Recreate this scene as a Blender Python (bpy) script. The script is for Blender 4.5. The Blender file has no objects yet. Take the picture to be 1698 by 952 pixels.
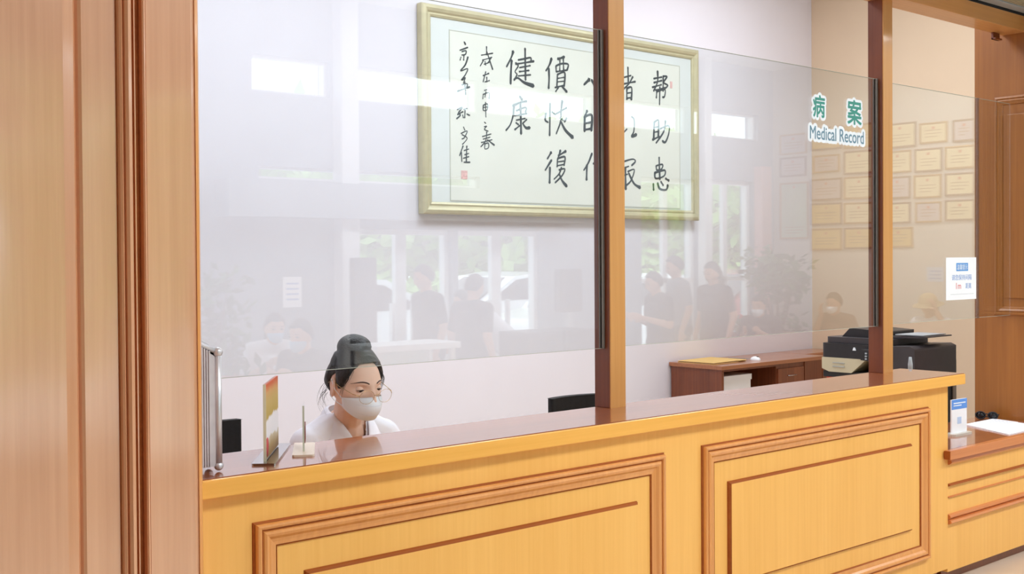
import bpy, bmesh, math, random
from mathutils import Vector, Matrix, noise
from mathutils.bvhtree import BVHTree
random.seed(7)
S = bpy.context.scene
COL = S.collection
# ------------------------------------------------------------------ camera
F, YAW, PITCH, ROLL, CY = 1926.7, 0.71773, 0.01447, -0.006629, 457.46
H = 1.70
fw = Vector((math.sin(YAW)*math.cos(PITCH), math.cos(YAW)*math.cos(PITCH), -math.sin(PITCH)))
r0 = Vector((math.cos(YAW), -math.sin(YAW), 0)); u0 = r0.cross(fw)
rt = r0*math.cos(ROLL)+u0*math.sin(ROLL); up = -r0*math.sin(ROLL)+u0*math.cos(ROLL)
cam = bpy.data.cameras.new('camera'); camo = bpy.data.objects.new('camera', cam); COL.objects.link(camo)
m = Matrix((rt, up, -fw)).transposed().to_4x4(); m.translation = Vector((0, 0, H)); camo.matrix_world = m
cam.sensor_fit = 'HORIZONTAL'; cam.sensor_width = 36.0; cam.lens = F*36.0/1698
cam.shift_y = (CY-476.0)/1698; cam.clip_start = 0.05; cam.clip_end = 300
S.camera = camo
# ------------------------------------------------------------------ light, exposure
S.view_settings.view_transform = 'Standard'; S.view_settings.look = 'None'
S.view_settings.gamma = 1.0; S.view_settings.use_curve_mapping = False
S.view_settings.exposure = 0.12
W = bpy.data.worlds.new('sky'); S.world = W; W.use_nodes = True
bg = W.node_tree.nodes['Background']; bg.inputs[0].default_value = (0.86, 0.93, 1.0, 1); bg.inputs[1].default_value = 4.3
try:
    S.cycles.max_bounces = 10; S.cycles.transparent_max_bounces = 24; S.cycles.diffuse_bounces = 5; S.cycles.glossy_bounces = 5
    S.cycles.sample_clamp_indirect = 6.0
    S.cycles.caustics_reflective = False; S.cycles.caustics_refractive = False
except Exception:
    pass
def area(name, loc, sx, sy, power, col=(1, 1, 1), rot=(0, 0, 0)):
    l = bpy.data.lights.new(name, 'AREA'); l.shape = 'RECTANGLE'; l.size = sx; l.size_y = sy; l.energy = power; l.color = col
    o = bpy.data.objects.new(name, l); COL.objects.link(o); o.location = loc; o.rotation_euler = rot
    return o
PW_OFFICE, PW_LOBBY = 58.0, 92.0
OFFICE_LIGHTS = [(3.2, 5.2), (5.6, 5.2), (8.2, 5.2)]
LOBBY_LIGHTS = [(2.6, 0.2), (6.6, 0.2), (10.0, 0.2)]
LC_OFF, LC_LOB = (0.83, 0.91, 1.0), (0.88, 0.945, 1.0)

# ------------------------------------------------------------------ materials
def lin(c):
    return tuple(((v/12.92) if v <= 0.04045 else ((v+0.055)/1.055)**2.4) for v in c)
def rgb(r, g, b): return lin((r/255, g/255, b/255))
MATS = {}
def mat(name, col, rough=0.5, metal=0.0, coat=0.0, spec=0.5, emit=0.0, var=0.0, vscale=6.0, bump=0.0, bscale=80.0, coat_rough=0.05):
    if name in MATS: return MATS[name]
    M = bpy.data.materials.new(name); M.use_nodes = True; nt = M.node_tree; b = nt.nodes['Principled BSDF']
    b.inputs['Base Color'].default_value = (*col, 1); b.inputs['Roughness'].default_value = rough; b.inputs['Metallic'].default_value = metal
    b.inputs['Coat Weight'].default_value = coat; b.inputs['Coat Roughness'].default_value = coat_rough; b.inputs['Specular IOR Level'].default_value = spec
    if emit:
        b.inputs['Emission Color'].default_value = (*col, 1); b.inputs['Emission Strength'].default_value = emit
    tc = nt.nodes.new('ShaderNodeTexCoord')
    if var:
        n = nt.nodes.new('ShaderNodeTexNoise'); n.inputs['Scale'].default_value = vscale; n.inputs['Detail'].default_value = 4
        r = nt.nodes.new('ShaderNodeValToRGB')
        r.color_ramp.elements[0].position = 0.3; r.color_ramp.elements[1].position = 0.7
        r.color_ramp.elements[0].color = (*[c*(1-var) for c in col], 1); r.color_ramp.elements[1].color = (*[min(1, c*(1+var)) for c in col], 1)
        nt.links.new(tc.outputs['Object'], n.inputs['Vector']); nt.links.new(n.outputs['Fac'], r.inputs['Fac']); nt.links.new(r.outputs['Color'], b.inputs['Base Color'])
    if bump:
        n2 = nt.nodes.new('ShaderNodeTexNoise'); n2.inputs['Scale'].default_value = bscale
        bp = nt.nodes.new('ShaderNodeBump'); bp.inputs['Strength'].default_value = bump; bp.inputs['Distance'].default_value = 0.01
        nt.links.new(tc.outputs['Object'], n2.inputs['Vector']); nt.links.new(n2.outputs['Fac'], bp.inputs['Height']); nt.links.new(bp.outputs['Normal'], b.inputs['Normal'])
    MATS[name] = M; return M
def wood(name, c1, c2, axis='Z', rough=0.35, coat=0.4, fine=55.0, wav=0.0, spec=0.5, coat_rough=0.08):
    """veneer: fine streaks along the grain axis over broad soft bands"""
    M = bpy.data.materials.new(name); M.use_nodes = True; nt = M.node_tree; b = nt.nodes['Principled BSDF']
    b.inputs['Roughness'].default_value = rough; b.inputs['Coat Weight'].default_value = coat; b.inputs['Coat Roughness'].default_value = coat_rough
    b.inputs['Specular IOR Level'].default_value = spec
    if wav: b.inputs['Coat IOR'].default_value = 1.8
    tc = nt.nodes.new('ShaderNodeTexCoord')
    def streak(sc, low, det):
        mp = nt.nodes.new('ShaderNodeMapping'); s = [sc, sc, sc]; s['XYZ'.index(axis)] = low
        mp.inputs['Scale'].default_value = s
        n = nt.nodes.new('ShaderNodeTexNoise'); n.inputs['Scale'].default_value = 1.0; n.inputs['Detail'].default_value = det; n.inputs['Roughness'].default_value = 0.6
        nt.links.new(tc.outputs['Object'], mp.inputs['Vector']); nt.links.new(mp.outputs['Vector'], n.inputs['Vector'])
        return n
    n1, n2 = streak(fine, 1.3, 5), streak(4.5, 0.5, 2)
    ma = nt.nodes.new('ShaderNodeMath'); ma.operation = 'MULTIPLY_ADD'; ma.inputs[1].default_value = 0.55
    nt.links.new(n1.outputs['Fac'], ma.inputs[0])
    m2 = nt.nodes.new('ShaderNodeMath'); m2.operation = 'MULTIPLY'; m2.inputs[1].default_value = 0.45
    nt.links.new(n2.outputs['Fac'], m2.inputs[0]); nt.links.new(m2.outputs[0], ma.inputs[2])
    r = nt.nodes.new('ShaderNodeValToRGB'); r.color_ramp.elements[0].position = 0.36; r.color_ramp.elements[1].position = 0.64
    r.color_ramp.elements[0].color = (*c1, 1); r.color_ramp.elements[1].color = (*c2, 1)
    nt.links.new(ma.outputs[0], r.inputs['Fac']); nt.links.new(r.outputs['Color'], b.inputs['Base Color'])
    if wav:
        n3 = streak(3.0, 1.6, 1)
        bp = nt.nodes.new('ShaderNodeBump'); bp.inputs['Strength'].default_value = wav; bp.inputs['Distance'].default_value = 0.05
        nt.links.new(n3.outputs['Fac'], bp.inputs['Height'])
        nt.links.new(bp.outputs['Normal'], b.inputs['Coat Normal']); nt.links.new(bp.outputs['Normal'], b.inputs['Normal'])
    MATS[name] = M; return M
def glass(name, tint, f0=0.085, alpha_tint=True):
    M = bpy.data.materials.new(name); M.use_nodes = True; nt = M.node_tree; nt.nodes.clear()
    out = nt.nodes.new('ShaderNodeOutputMaterial'); mix = nt.nodes.new('ShaderNodeMixShader')
    tr = nt.nodes.new('ShaderNodeBsdfTransparent'); tr.inputs[0].default_value = (*tint, 1)
    gl = nt.nodes.new('ShaderNodeBsdfGlossy'); gl.inputs['Roughness'].default_value = 0.0; gl.inputs[0].default_value = (1, 1, 1, 1)
    lw = nt.nodes.new('ShaderNodeLayerWeight'); lw.inputs[0].default_value = 0.5
    pw = nt.nodes.new('ShaderNodeMath'); pw.operation = 'POWER'; pw.inputs[1].default_value = 5.0
    ma = nt.nodes.new('ShaderNodeMath'); ma.operation = 'MULTIPLY_ADD'; ma.inputs[1].default_value = 1-f0; ma.inputs[2].default_value = f0
    nt.links.new(lw.outputs['Facing'], pw.inputs[0]); nt.links.new(pw.outputs[0], ma.inputs[0]); nt.links.new(ma.outputs[0], mix.inputs[0])
    nt.links.new(tr.outputs[0], mix.inputs[1]); nt.links.new(gl.outputs[0], mix.inputs[2]); nt.links.new(mix.outputs[0], out.inputs[0])
    MATS[name] = M; return M
VEN = wood('maple veneer', rgb(236, 176, 90), rgb(244, 187, 102), rough=0.4, coat=0.25, spec=0.3)
VENX = wood('maple edging', rgb(236, 172, 78), rgb(246, 184, 92), axis='X', rough=0.38, coat=0.25, spec=0.3)
VENP = wood('varnished maple', rgb(216, 155, 113), rgb(229, 169, 127), rough=0.3, coat=1.0, wav=0.35, coat_rough=0.14)
POSTW = wood('darker maple', rgb(198, 140, 76), rgb(212, 155, 90), rough=0.38, coat=0.25, spec=0.3)
POSTX = wood('darker maple along', rgb(198, 140, 80), rgb(212, 152, 92), axis='X', rough=0.38, coat=0.25, spec=0.3)
MOLD = wood('stained moulding', rgb(216, 144, 76), rgb(230, 160, 90), rough=0.3, coat=0.5)
MOLDX = wood('stained moulding along', rgb(200, 118, 62), rgb(218, 136, 78), axis='X', rough=0.3, coat=0.5)
DARKW = wood('dark wood and post shade', rgb(112, 54, 26), rgb(130, 68, 34), rough=0.35, coat=0.3)  # dark wood; on the post sides its tone stands in for shade
TOPW = wood('lacquered brown top', rgb(146, 78, 36), rgb(162, 90, 44), axis='X', rough=0.3, coat=1.0, coat_rough=0.03)
TOPW.node_tree.nodes['Principled BSDF'].inputs['Coat IOR'].default_value = 1.9
BEVEL = wood('dark bevel stain and shade', rgb(146, 76, 32), rgb(166, 92, 42), axis='X', rough=0.6, coat=0.0, spec=0.15)  # moulding stain plus the shade of bevels and coves, put into the colour
PIERW = wood('orange brown panelling', rgb(152, 92, 33), rgb(170, 107, 43), rough=0.4, coat=0.25)
DESKW = wood('red brown desk wood', rgb(104, 50, 26), rgb(132, 70, 38), rough=0.35, coat=0.3)
DESKT = wood('desk top wood', rgb(150, 92, 58), rgb(172, 110, 70), axis='X', rough=0.3, coat=0.5)
PINK = mat('pink white wall paint', rgb(233, 230, 238), 0.85, var=0.015, vscale=1.5)
PEACH = mat('peach wall paint', rgb(222, 198, 170), 0.85, var=0.02, vscale=1.5)
CREAM = mat('cream lobby paint', rgb(206, 202, 194), 0.85, var=0.02, vscale=1.5)
GREYW = mat('pale grey lobby paint', rgb(138, 150, 160), 0.85, var=0.02, vscale=1.5)
CEILM = mat('white ceiling', rgb(236, 236, 236), 0.9, var=0.01)
GREYM = mat('grey painted metal', rgb(168, 174, 178), 0.5, var=0.03)
BLACKM = mat('black gap', rgb(28, 28, 30), 0.6, var=0.1)
BLACKP = mat('black plastic', rgb(30, 28, 30), 0.45, var=0.12, vscale=20, bump=0.05, bscale=300)
BLACKF = mat('black chair fabric', rgb(20, 20, 22), 0.8, var=0.2, vscale=60, bump=0.2, bscale=400)
CHARC = mat('charcoal plastic', rgb(58, 52, 54), 0.45, var=0.08, vscale=12)
PUTTY = mat('putty beige plastic', rgb(196, 186, 156), 0.5, var=0.03)
ALU = mat('brushed aluminium', rgb(212, 212, 218), 0.35, metal=0.55, var=0.04, vscale=30)
ALUR = mat('ribbed aluminium', rgb(206, 196, 200), 0.4, metal=0.3, var=0.05, vscale=30)
CHROME = mat('polished steel', rgb(190, 192, 196), 0.12, metal=1.0, var=0.02)
WHITEP = mat('white paper', rgb(244, 246, 250), 0.7, var=0.01)
PAPERG = mat('rice paper', rgb(233, 236, 226), 0.85, var=0.02, vscale=3)
MATB = mat('pale silk mount', rgb(226, 232, 230), 0.8, var=0.02, vscale=5)
INK = mat('ink greyed by haze', rgb(58, 64, 66), 0.8, var=0.15, vscale=40)  # ink lightened so its colour carries the haze of the glass reflection
SEAL = mat('red seal ink', rgb(232, 190, 186), 0.8, var=0.2, vscale=60)
GOLDF = mat('champagne gold frame', rgb(204, 196, 160), 0.42, metal=0.25, var=0.06, vscale=18)
GREENT = mat('teal lettering', rgb(52, 146, 132), 0.5, var=0.04)
BLUET = mat('blue grey lettering', rgb(104, 140, 160), 0.5, var=0.04)
STICK = mat('white vinyl', rgb(240, 246, 252), 0.5, var=0.01)
BLUEB = mat('sign blue', rgb(82, 150, 218), 0.5, var=0.04)
BLUEL = mat('sign pale blue lettering', rgb(120, 156, 212), 0.5, var=0.04)
REDL = mat('sign red lettering', rgb(226, 110, 110), 0.5, var=0.04)
FLOORM = mat('beige floor tile', rgb(214, 196, 176), 0.3, var=0.06, vscale=4, spec=0.4)
GLASS = glass('clear screen glass', (0.968, 0.986, 0.988))
WGLASS = glass('window glass', (0.93, 0.97, 0.96), 0.04)
ACRYL = glass('clear acrylic', (0.97, 0.98, 0.98), 0.05)
EDGE = mat('polished glass edge', rgb(196, 198, 182), 0.2, var=0.05, vscale=10)
LAMPM = mat('lit light panel', (1.0, 0.97, 0.92), 0.5, emit=3.0, var=0.0)
WFRAME = mat('white window frame', rgb(226, 230, 232), 0.4, var=0.02)
PINKF = mat('dusty pink pillar paint', rgb(206, 164, 160), 0.6, var=0.04)

# ------------------------------------------------------------------ mesh helpers
class MB:
    def __init__(s): s.v = []; s.f = []; s.sm = []
    def add(s, vs, fs, smooth=False):
        o = len(s.v); s.v += [tuple(v) for v in vs]; s.f += [tuple(i+o for i in f) for f in fs]; s.sm += [smooth]*len(fs); return s
    def box(s, x0, x1, y0, y1, z0, z1, M=None):
        vs = [Vector((x, y, z)) for z in (z0, z1) for y in (y0, y1) for x in (x0, x1)]
        if M is not None: vs = [M @ v for v in vs]
        return s.add(vs, [(0, 2, 3, 1), (4, 5, 7, 6), (0, 1, 5, 4), (2, 6, 7, 3), (0, 4, 6, 2), (1, 3, 7, 5)])
    def rbox(s, x0, x1, y0, y1, z0, z1, r, axis='z', n=4, M=None):
        """box with corners rounded around one axis"""
        if axis == 'z': A, B, C0, C1 = (x0, x1), (y0, y1), z0, z1
        elif axis == 'y': A, B, C0, C1 = (x0, x1), (z0, z1), y0, y1
        else: A, B, C0, C1 = (y0, y1), (z0, z1), x0, x1
        P = []
        for cx, cy, a0 in ((A[1]-r, B[1]-r, 0), (A[0]+r, B[1]-r, 90), (A[0]+r, B[0]+r, 180), (A[1]-r, B[0]+r, 270)):
            for k in range(n+1):
                a = math.radians(a0+90*k/n); P.append((cx+r*math.cos(a), cy+r*math.sin(a)))
        return s.prism(P, C0, C1, axis, M)
    def prism(s, P, c0, c1, axis='z', M=None, smooth=False):
        def pt(a, b, c): return Vector((a, b, c) if axis == 'z' else ((a, c, b) if axis == 'y' else (c, a, b)))
        n = len(P); vs = [pt(a, b, c0) for a, b in P]+[pt(a, b, c1) for a, b in P]
        if M is not None: vs = [M @ v for v in vs]
        fs = [(i, (i+1) % n, n+(i+1) % n, n+i) for i in range(n)]
        s.add(vs, fs, smooth); s.add(vs, [tuple(range(n-1, -1, -1)), tuple(range(n, 2*n))]); return s
    def tube(s, pts, r, n=8, closed=False, smooth=True):
        pts = [Vector(p) for p in pts]; N = len(pts); rs = r if isinstance(r, (list, tuple)) else [r]*N
        vs = []; ref = None
        for i, p in enumerate(pts):
            a = pts[(i-1) % N] if (closed or i > 0) else p; b = pts[(i+1) % N] if (closed or i < N-1) else p
            t = (b-a).normalized() if (b-a).length > 1e-9 else Vector((0, 0, 1))
            if ref is None: ref = Vector((0, 0, 1)) if abs(t.z) < 0.9 else Vector((1, 0, 0))
            u = (ref - t*ref.dot(t)).normalized(); ref = u; w = t.cross(u)
            for k in range(n):
                an = 2*math.pi*k/n; vs.append(p+(u*math.cos(an)+w*math.sin(an))*rs[i])
        fs = []
        for i in range(N if closed else N-1):
            j = (i+1) % N
            for k in range(n): fs.append((i*n+k, i*n+(k+1) % n, j*n+(k+1) % n, j*n+k))
        if not closed: fs += [tuple(range(n-1, -1, -1)), tuple((N-1)*n+k for k in range(n))]
        return s.add(vs, fs, smooth)
    def lathe(s, prof, c=(0, 0, 0), n=24, M=None):
        vs = []
        for r, z in prof:
            for k in range(n):
                a = 2*math.pi*k/n; vs.append(Vector((c[0]+r*math.cos(a), c[1]+r*math.sin(a), c[2]+z)))
        if M is not None: vs = [M @ v for v in vs]
        fs = [(i*n+k, i*n+(k+1) % n, (i+1)*n+(k+1) % n, (i+1)*n+k) for i in range(len(prof)-1) for k in range(n)]
        fs += [tuple(range(n-1, -1, -1)), tuple((len(prof)-1)*n+k for k in range(n))]
        return s.add(vs, fs, True)
    def ball(s, c, rx, ry=None, rz=None, n=16, m=10, M=None):
        ry = rx if ry is None else ry; rz = rx if rz is None else rz; vs = []; fs = []
        for i in range(m+1):
            t = math.pi*i/m
            for k in range(n):
                a = 2*math.pi*k/n; vs.append(Vector((rx*math.sin(t)*math.cos(a), ry*math.sin(t)*math.sin(a), rz*math.cos(t))))
        if M is not None: vs = [M @ v for v in vs]
        vs = [v+Vector(c) for v in vs]
        for i in range(m):
            for k in range(n): fs.append((i*n+k, (i+1)*n+k, (i+1)*n+(k+1) % n, i*n+(k+1) % n))
        return s.add(vs, fs, True)
    def capsule(s, p0, r0, p1, r1, n=12):
        p0, p1 = Vector(p0), Vector(p1); s.ball(p0, r0, n=n, m=8); s.ball(p1, r1, n=n, m=8); return s.tube([p0, p1], [r0, r1], n=n)
    def grid(s, fn, nu, nv, smooth=True, closeu=False):
        vs = [fn(i/(nu-(0 if closeu else 1)), j/(nv-1)) for j in range(nv) for i in range(nu)]
        fs = []
        for j in range(nv-1):
            for i in range(nu if closeu else nu-1):
                k = (i+1) % nu; fs.append((j*nu+i, j*nu+k, (j+1)*nu+k, (j+1)*nu+i))
        return s.add(vs, fs, smooth)
    def mesh(s, name, mt=None, fix=True):
        me = bpy.data.meshes.new(name); me.from_pydata(s.v, [], s.f)
        me.polygons.foreach_set('use_smooth', s.sm)
        if fix:
            b = bmesh.new(); b.from_mesh(me); bmesh.ops.recalc_face_normals(b, faces=b.faces[:]); b.to_mesh(me); b.free()
        if mt: me.materials.append(mt)
        me.update(); return me
    def build(s, name, mt, parent=None, bevel=0.0, seg=2, fix=True):
        return link(name, s.mesh(name, mt, fix), parent, bevel, seg)
def link(name, me, parent=None, bevel=0.0, seg=2):
    o = bpy.data.objects.new(name, me); COL.objects.link(o)
    if parent is not None:
        o.parent = parent; o.matrix_parent_inverse = Matrix.Translation(-parent.location) if parent.get('_w') else Matrix.Identity(4)
    if bevel:
        b = o.modifiers.new('bevel', 'BEVEL'); b.width = bevel; b.segments = seg; b.limit_method = 'ANGLE'; b.angle_limit = math.radians(40); b.harden_normals = False
    return o
def tag(o, label, cat, group=None, kind=None):
    o['label'] = label
    if cat: o['category'] = cat
    if group: o['group'] = group
    if kind: o['kind'] = kind
    return o
def thing(name, label, cat, loc=(0, 0, 0), group=None, rz=0.0, world=False):
    """Empty at the base. world=True: children are given in world coordinates; otherwise in local ones."""
    o = bpy.data.objects.new(name, None); COL.objects.link(o); o.location = loc; o.rotation_euler = (0, 0, rz); o.empty_display_size = 0.1
    if world: o['_w'] = 1
    return tag(o, label, cat, group)
def struct(name, mb, mt, label=None, parent=None, bevel=0.0):
    o = mb.build(name, mt, parent, bevel)
    if parent is None:
        o['kind'] = 'structure'
        if label: o['label'] = label; o['category'] = name.split('_')[0]
    return o
def copytree(root, loc, rz, label, group=None):
    r = root.copy(); COL.objects.link(r); r.location = loc; r.rotation_euler = (0, 0, rz); r['label'] = label
    if group: r['group'] = group
    for ch in list(root.children):
        c = ch.copy(); COL.objects.link(c); c.parent = r
        for g in list(ch.children):
            d = g.copy(); COL.objects.link(d); d.parent = c
    return r
def remesh(mb, voxel, smooth=4, name='m'):
    me = mb.mesh(name, None); o = bpy.data.objects.new('tmp', me); COL.objects.link(o)
    r = o.modifiers.new('r', 'REMESH'); r.mode = 'VOXEL'; r.voxel_size = voxel; r.use_smooth_shade = True
    if smooth:
        s = o.modifiers.new('s', 'SMOOTH'); s.iterations = smooth; s.factor = 0.5
    dg = bpy.context.evaluated_depsgraph_get(); dg.update()
    out = bpy.data.meshes.new_from_object(o.evaluated_get(dg))
    bpy.data.objects.remove(o); out.name = name
    return out
def text_mesh(body, size, extrude=0.0, offset=0.0, align='CENTER'):
    c = bpy.data.curves.new('txt', 'FONT'); c.body = body; c.size = size; c.offset = offset; c.extrude = extrude; c.align_x = align; c.fill_mode = 'FRONT' if not extrude else 'BOTH'
    o = bpy.data.objects.new('txt', c); COL.objects.link(o)
    dg = bpy.context.evaluated_depsgraph_get(); dg.update()
    me = bpy.data.meshes.new_from_object(o.evaluated_get(dg)); bpy.data.objects.remove(o); return me
def fit_text(body, x0, x1, z0, z1, y, name, mt, parent, offset=0.0, ext=0.0012):
    """lettering lying in the plane y = const and filling the rectangle, read from -Y"""
    me = text_mesh(body, 1.0, 0.01, offset)
    xs = [v.co.x for v in me.vertices]; ys = [v.co.y for v in me.vertices]
    ax, bx, ay, by = min(xs), max(xs), min(ys), max(ys)
    for v in me.vertices:
        v.co = Vector((x0+(v.co.x-ax)/(bx-ax)*(x1-x0), y-(ext if v.co.z > 0 else 0), z0+(v.co.y-ay)/(by-ay)*(z1-z0)))
    me.materials.clear(); me.materials.append(mt); me.name = name
    return link(name, me, parent)
def outline_text(body, x0, x1, z0, z1, y, name, mt, parent, grow, ext=0.0004):
    """the lettering fattened into a white contour by overlaying shifted copies of itself"""
    me = text_mesh(body, 1.0, 0.0); xs = [v.co.x for v in me.vertices]; ys = [v.co.y for v in me.vertices]
    ax, bx, ay, by = min(xs), max(xs), min(ys), max(ys); mb = MB()
    fs = [tuple(p.vertices) for p in me.polygons]
    for k in range(20):
        a = 2*math.pi*(k % 12)/12; g = grow*(1 if k < 12 else .55); dy = -k*.00001
        mb.add([(x0+(v.co.x-ax)/(bx-ax)*(x1-x0)+g*math.cos(a), y+dy, z0+(v.co.y-ay)/(by-ay)*(z1-z0)+g*math.sin(a)) for v in me.vertices], fs)
    return mb.build(name, mt, parent, fix=False)
def frame_sweep(mb, x0, x1, z0, z1, prof, y):
    """rectangular mitred frame facing -Y; prof = [(inset, forward)]"""
    n = len(prof); vs = []
    for cx, cz, sx, sz in ((x0, z0, 1, 1), (x1, z0, -1, 1), (x1, z1, -1, -1), (x0, z1, 1, -1)):
        for i, fwd in prof: vs.append((cx+sx*i, y-fwd, cz+sz*i))
    fs = [(c*n+k, ((c+1) % 4)*n+k, ((c+1) % 4)*n+(k+1) % n, c*n+(k+1) % n) for c in range(4) for k in range(n)]
    return mb.add(vs, fs)
# ------------------------------------------------------------------ room shell
LY, OY, XC, XL = -2.05, 7.05, 11.9, -3.6          # lobby far wall, office back wall, lobby right wall, lobby left wall
struct('floor', MB().box(XL-.2, XC+.2, LY-.2, OY+.2, -0.1, 0), FLOORM, 'beige tiled floor of the hall')
struct('wall_back', MB().box(0.2, 10.5, OY, OY+.15, 0, 4.7), PINK, 'pinkish white back wall behind the calligraphy')
struct('wall_office_right', MB().box(10.3, 10.45, 3.6, OY, 0, 4.7), PEACH, 'peach wall behind the copier')
struct('wall_office_left', MB().box(0.2, 0.35, 3.3, OY, 0, 4.7), PINK, 'pinkish wall at the left end of the office')
struct('wall_partition', MB().box(7.3, XC+.2, 3.4, 3.6, 0, 4.7), CREAM, 'cream partition beside the counter')
struct('wall_partition_left', MB().box(XL-.2, 0.35, 3.0, 3.2, 0, 4.2), PIERW, 'wood clad wall left of the counter')
struct('wall_lobby_right', MB().box(XC, XC+.2, LY-.2, 3.4, 0, 4.2), CREAM, 'cream hall wall hung with framed certificates')
struct('wall_lobby_left', MB().box(XL-.2, XL, LY-.2, 3.2, 0, 4.2), PIERW, 'wood clad wall at the left end of the hall')
struct('ceiling', MB().box(0.2, 10.5, 3.2, OY+.2, 4.7, 4.8), CEILM, 'white office ceiling')
struct('ceiling_lobby', MB().box(XL-.2, XC+.2, LY-.2, 2.5, 4.0, 4.1), CEILM, 'white hall ceiling')
bk = MB().box(XL, XC, 2.5, 2.84, 3.16, 3.26).box(XL, 6.2, 2.84, 3.235, 3.16, 3.26).box(7.9, XC, 2.84, 3.235, 3.16, 3.26).box(XL, XC, 2.4, 2.5, 3.16, 4.1).box(XL, XC, 3.3, 3.4, 3.2, 4.8)
struct('ceiling_bulkhead', bk, CEILM, 'lowered white ceiling strip above the counter')
openings = [(1.6, 4.1, .3, 2.9), (5.75, 6.85, .05, 1.98), (6.92, 8.0, .05, 1.98), (9.5, 10.45, .6, 2.6), (10.6, 11.5, .6, 2.62), (4.8, 7.2, 2.39, 2.5)]
cl = [(4.75, 5.5), (5.74, 7.2), (7.3, 8.8), (8.9, 10.3), (10.4, 11.6)]
openings += [(a, b, 3.12, 3.43) for a, b in cl]
xs = sorted({XL-.2, XC+.2} | {o[0] for o in openings} | {o[1] for o in openings}); zs = sorted({0, 4.2} | {o[2] for o in openings} | {o[3] for o in openings})
wb = MB()
for j in range(len(zs)-1):
    run = None
    for i in range(len(xs)-1):
        cx, cz = (xs[i]+xs[i+1])/2, (zs[j]+zs[j+1])/2
        hole = any(o[0] < cx < o[1] and o[2] < cz < o[3] for o in openings)
        if not hole: run = xs[i] if run is None else run
        if run is not None and (hole or i == len(xs)-2):
            wb.box(run, xs[i] if hole else xs[i+1], LY-.2, LY, zs[j], zs[j+1]); run = None
struct('wall_lobby_windows', wb, GREYW, 'pale grey hall wall with windows and doors')
for k, (x0, x1, z0, z1) in enumerate(openings):
    f = MB(); t = .05 if z1-z0 > .5 else .022
    frame_sweep(f, x0, x1, z0, z1, [(0, 0), (t, 0), (t, .08), (0, .08)], LY-.06)
    if z1-z0 > 1:
        nmul = 3 if x1-x0 > 2 else 1
        for q in range(nmul):
            mx = x0+(x1-x0)*(q+1)/(nmul+1); w = .035 if k not in (1, 2) else .06
            f.box(mx-w, mx+w, LY-.13, LY-.07, z0+t, z1-t)
        if k in (1, 2):                                        # double doors: push bars
            for s in (-1, 1): f.box((x0+x1)/2+s*.12-.015, (x0+x1)/2+s*.12+.015, LY-.07, LY-.02, .8, 1.3)
        else: f.box(x0+t, x1-t, LY-.13, LY-.07, z0+.82, z0+.87)
    fo = struct('window_%d' % (k+1), f, WFRAME, ['wide hall window seen by the left pillar', 'white framed glass double door of the hall', 'second white framed double door of the hall', 'tall hall window nearest the double doors', 'tall hall window at the corner by the certificates', 'low transom strip window above the doors'][k] if k < 6 else 'clerestory strip window of the hall, number %d from the left' % (k-5))
    MB().box(x0+.01, x1-.01, LY-.105, LY-.099, z0+.01, z1-.01).build('pane', WGLASS, fo)
# pilasters on the window wall, reflected in the screen
struct('trim_1', MB().rbox(5.53, 5.72, LY-.02, LY+.14, 0, 4.0, .02), WFRAME, 'slim white pilaster on the window wall')
struct('trim_2', MB().rbox(10.46, 10.59, LY-.02, LY+.12, 0, 4.0, .02), WFRAME, 'slim white pilaster between the tall windows')
struct('trim_3', MB().rbox(11.52, 11.72, LY-.02, LY+.12, 0, 2.8, .02), PINKF, 'dusty pink pilaster in the hall corner')
struct('trim_4', MB().box(4.4, 8.4, LY, LY+.25, 2.06, 2.36), GREYW, 'grey boxed header above the doors')
# ceiling fixtures
def panel_light(name, x, y, z, sx, sy, label, power, col, grp):
    t = thing(name, label, 'ceiling light', (x, y, z), grp, world=True)
    fr = MB()
    for a, b, c, d in ((-sx/2-.04, sx/2+.04, -sy/2-.04, -sy/2), (-sx/2-.04, sx/2+.04, sy/2, sy/2+.04), (-sx/2-.04, -sx/2, -sy/2, sy/2), (sx/2, sx/2+.04, -sy/2, sy/2)):
        fr.box(x+a, x+b, y+c, y+d, z-.06, z)
    fr.build('frame', GREYM, t)
    MB().box(x-sx/2, x+sx/2, y-sy/2, y+sy/2, z-.035, z-.005).build('diffuser', LAMPM, t)
    area(name+'_light', (x, y, z-.04), sx, sy, power, col).parent = None
for k, (x, y) in enumerate(OFFICE_LIGHTS):
    panel_light('ceiling_panel_light', x, y, 4.7, 1.2, .9, ['lit ceiling panel over the seated clerk', 'lit ceiling panel in front of the calligraphy', 'lit ceiling panel over the office desk'][k], PW_OFFICE, LC_OFF, 'office ceiling panels')
for k, (x, y) in enumerate(LOBBY_LIGHTS):
    panel_light('ceiling_panel_light', x, y, 4.0, 1.8, .9, ['lit hall ceiling panel nearest the left pillar', 'lit hall ceiling panel in front of the doors', 'lit hall ceiling panel nearest the certificates'][k], PW_LOBBY, LC_LOB, 'hall ceiling panels')
# air grille over the counter
g = thing('air_vent', 'grey slatted air vent in the ceiling strip at top right', 'air vent', (7.05, 3.0, 3.16), world=True)
MB().box(6.2, 7.9, 3.165, 3.235, 3.15, 3.17).box(6.2, 7.9, 2.84, 2.88, 3.15, 3.17).box(6.2, 6.24, 2.88, 3.165, 3.15, 3.17).box(7.86, 7.9, 2.88, 3.165, 3.15, 3.17).build('vent_frame', GREYM, g, .003)
sl = MB()
for k in range(14): sl.box(6.24, 7.86, 2.885+k*.02, 2.897+k*.02, 3.155, 3.18)
sl.build('slats', mat('beige slat metal', rgb(176, 166, 140), .5, var=.04), g)
MB().box(6.2, 7.9, 2.84, 3.235, 3.2, 3.22).build('duct_back', BLACKM, g)

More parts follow.
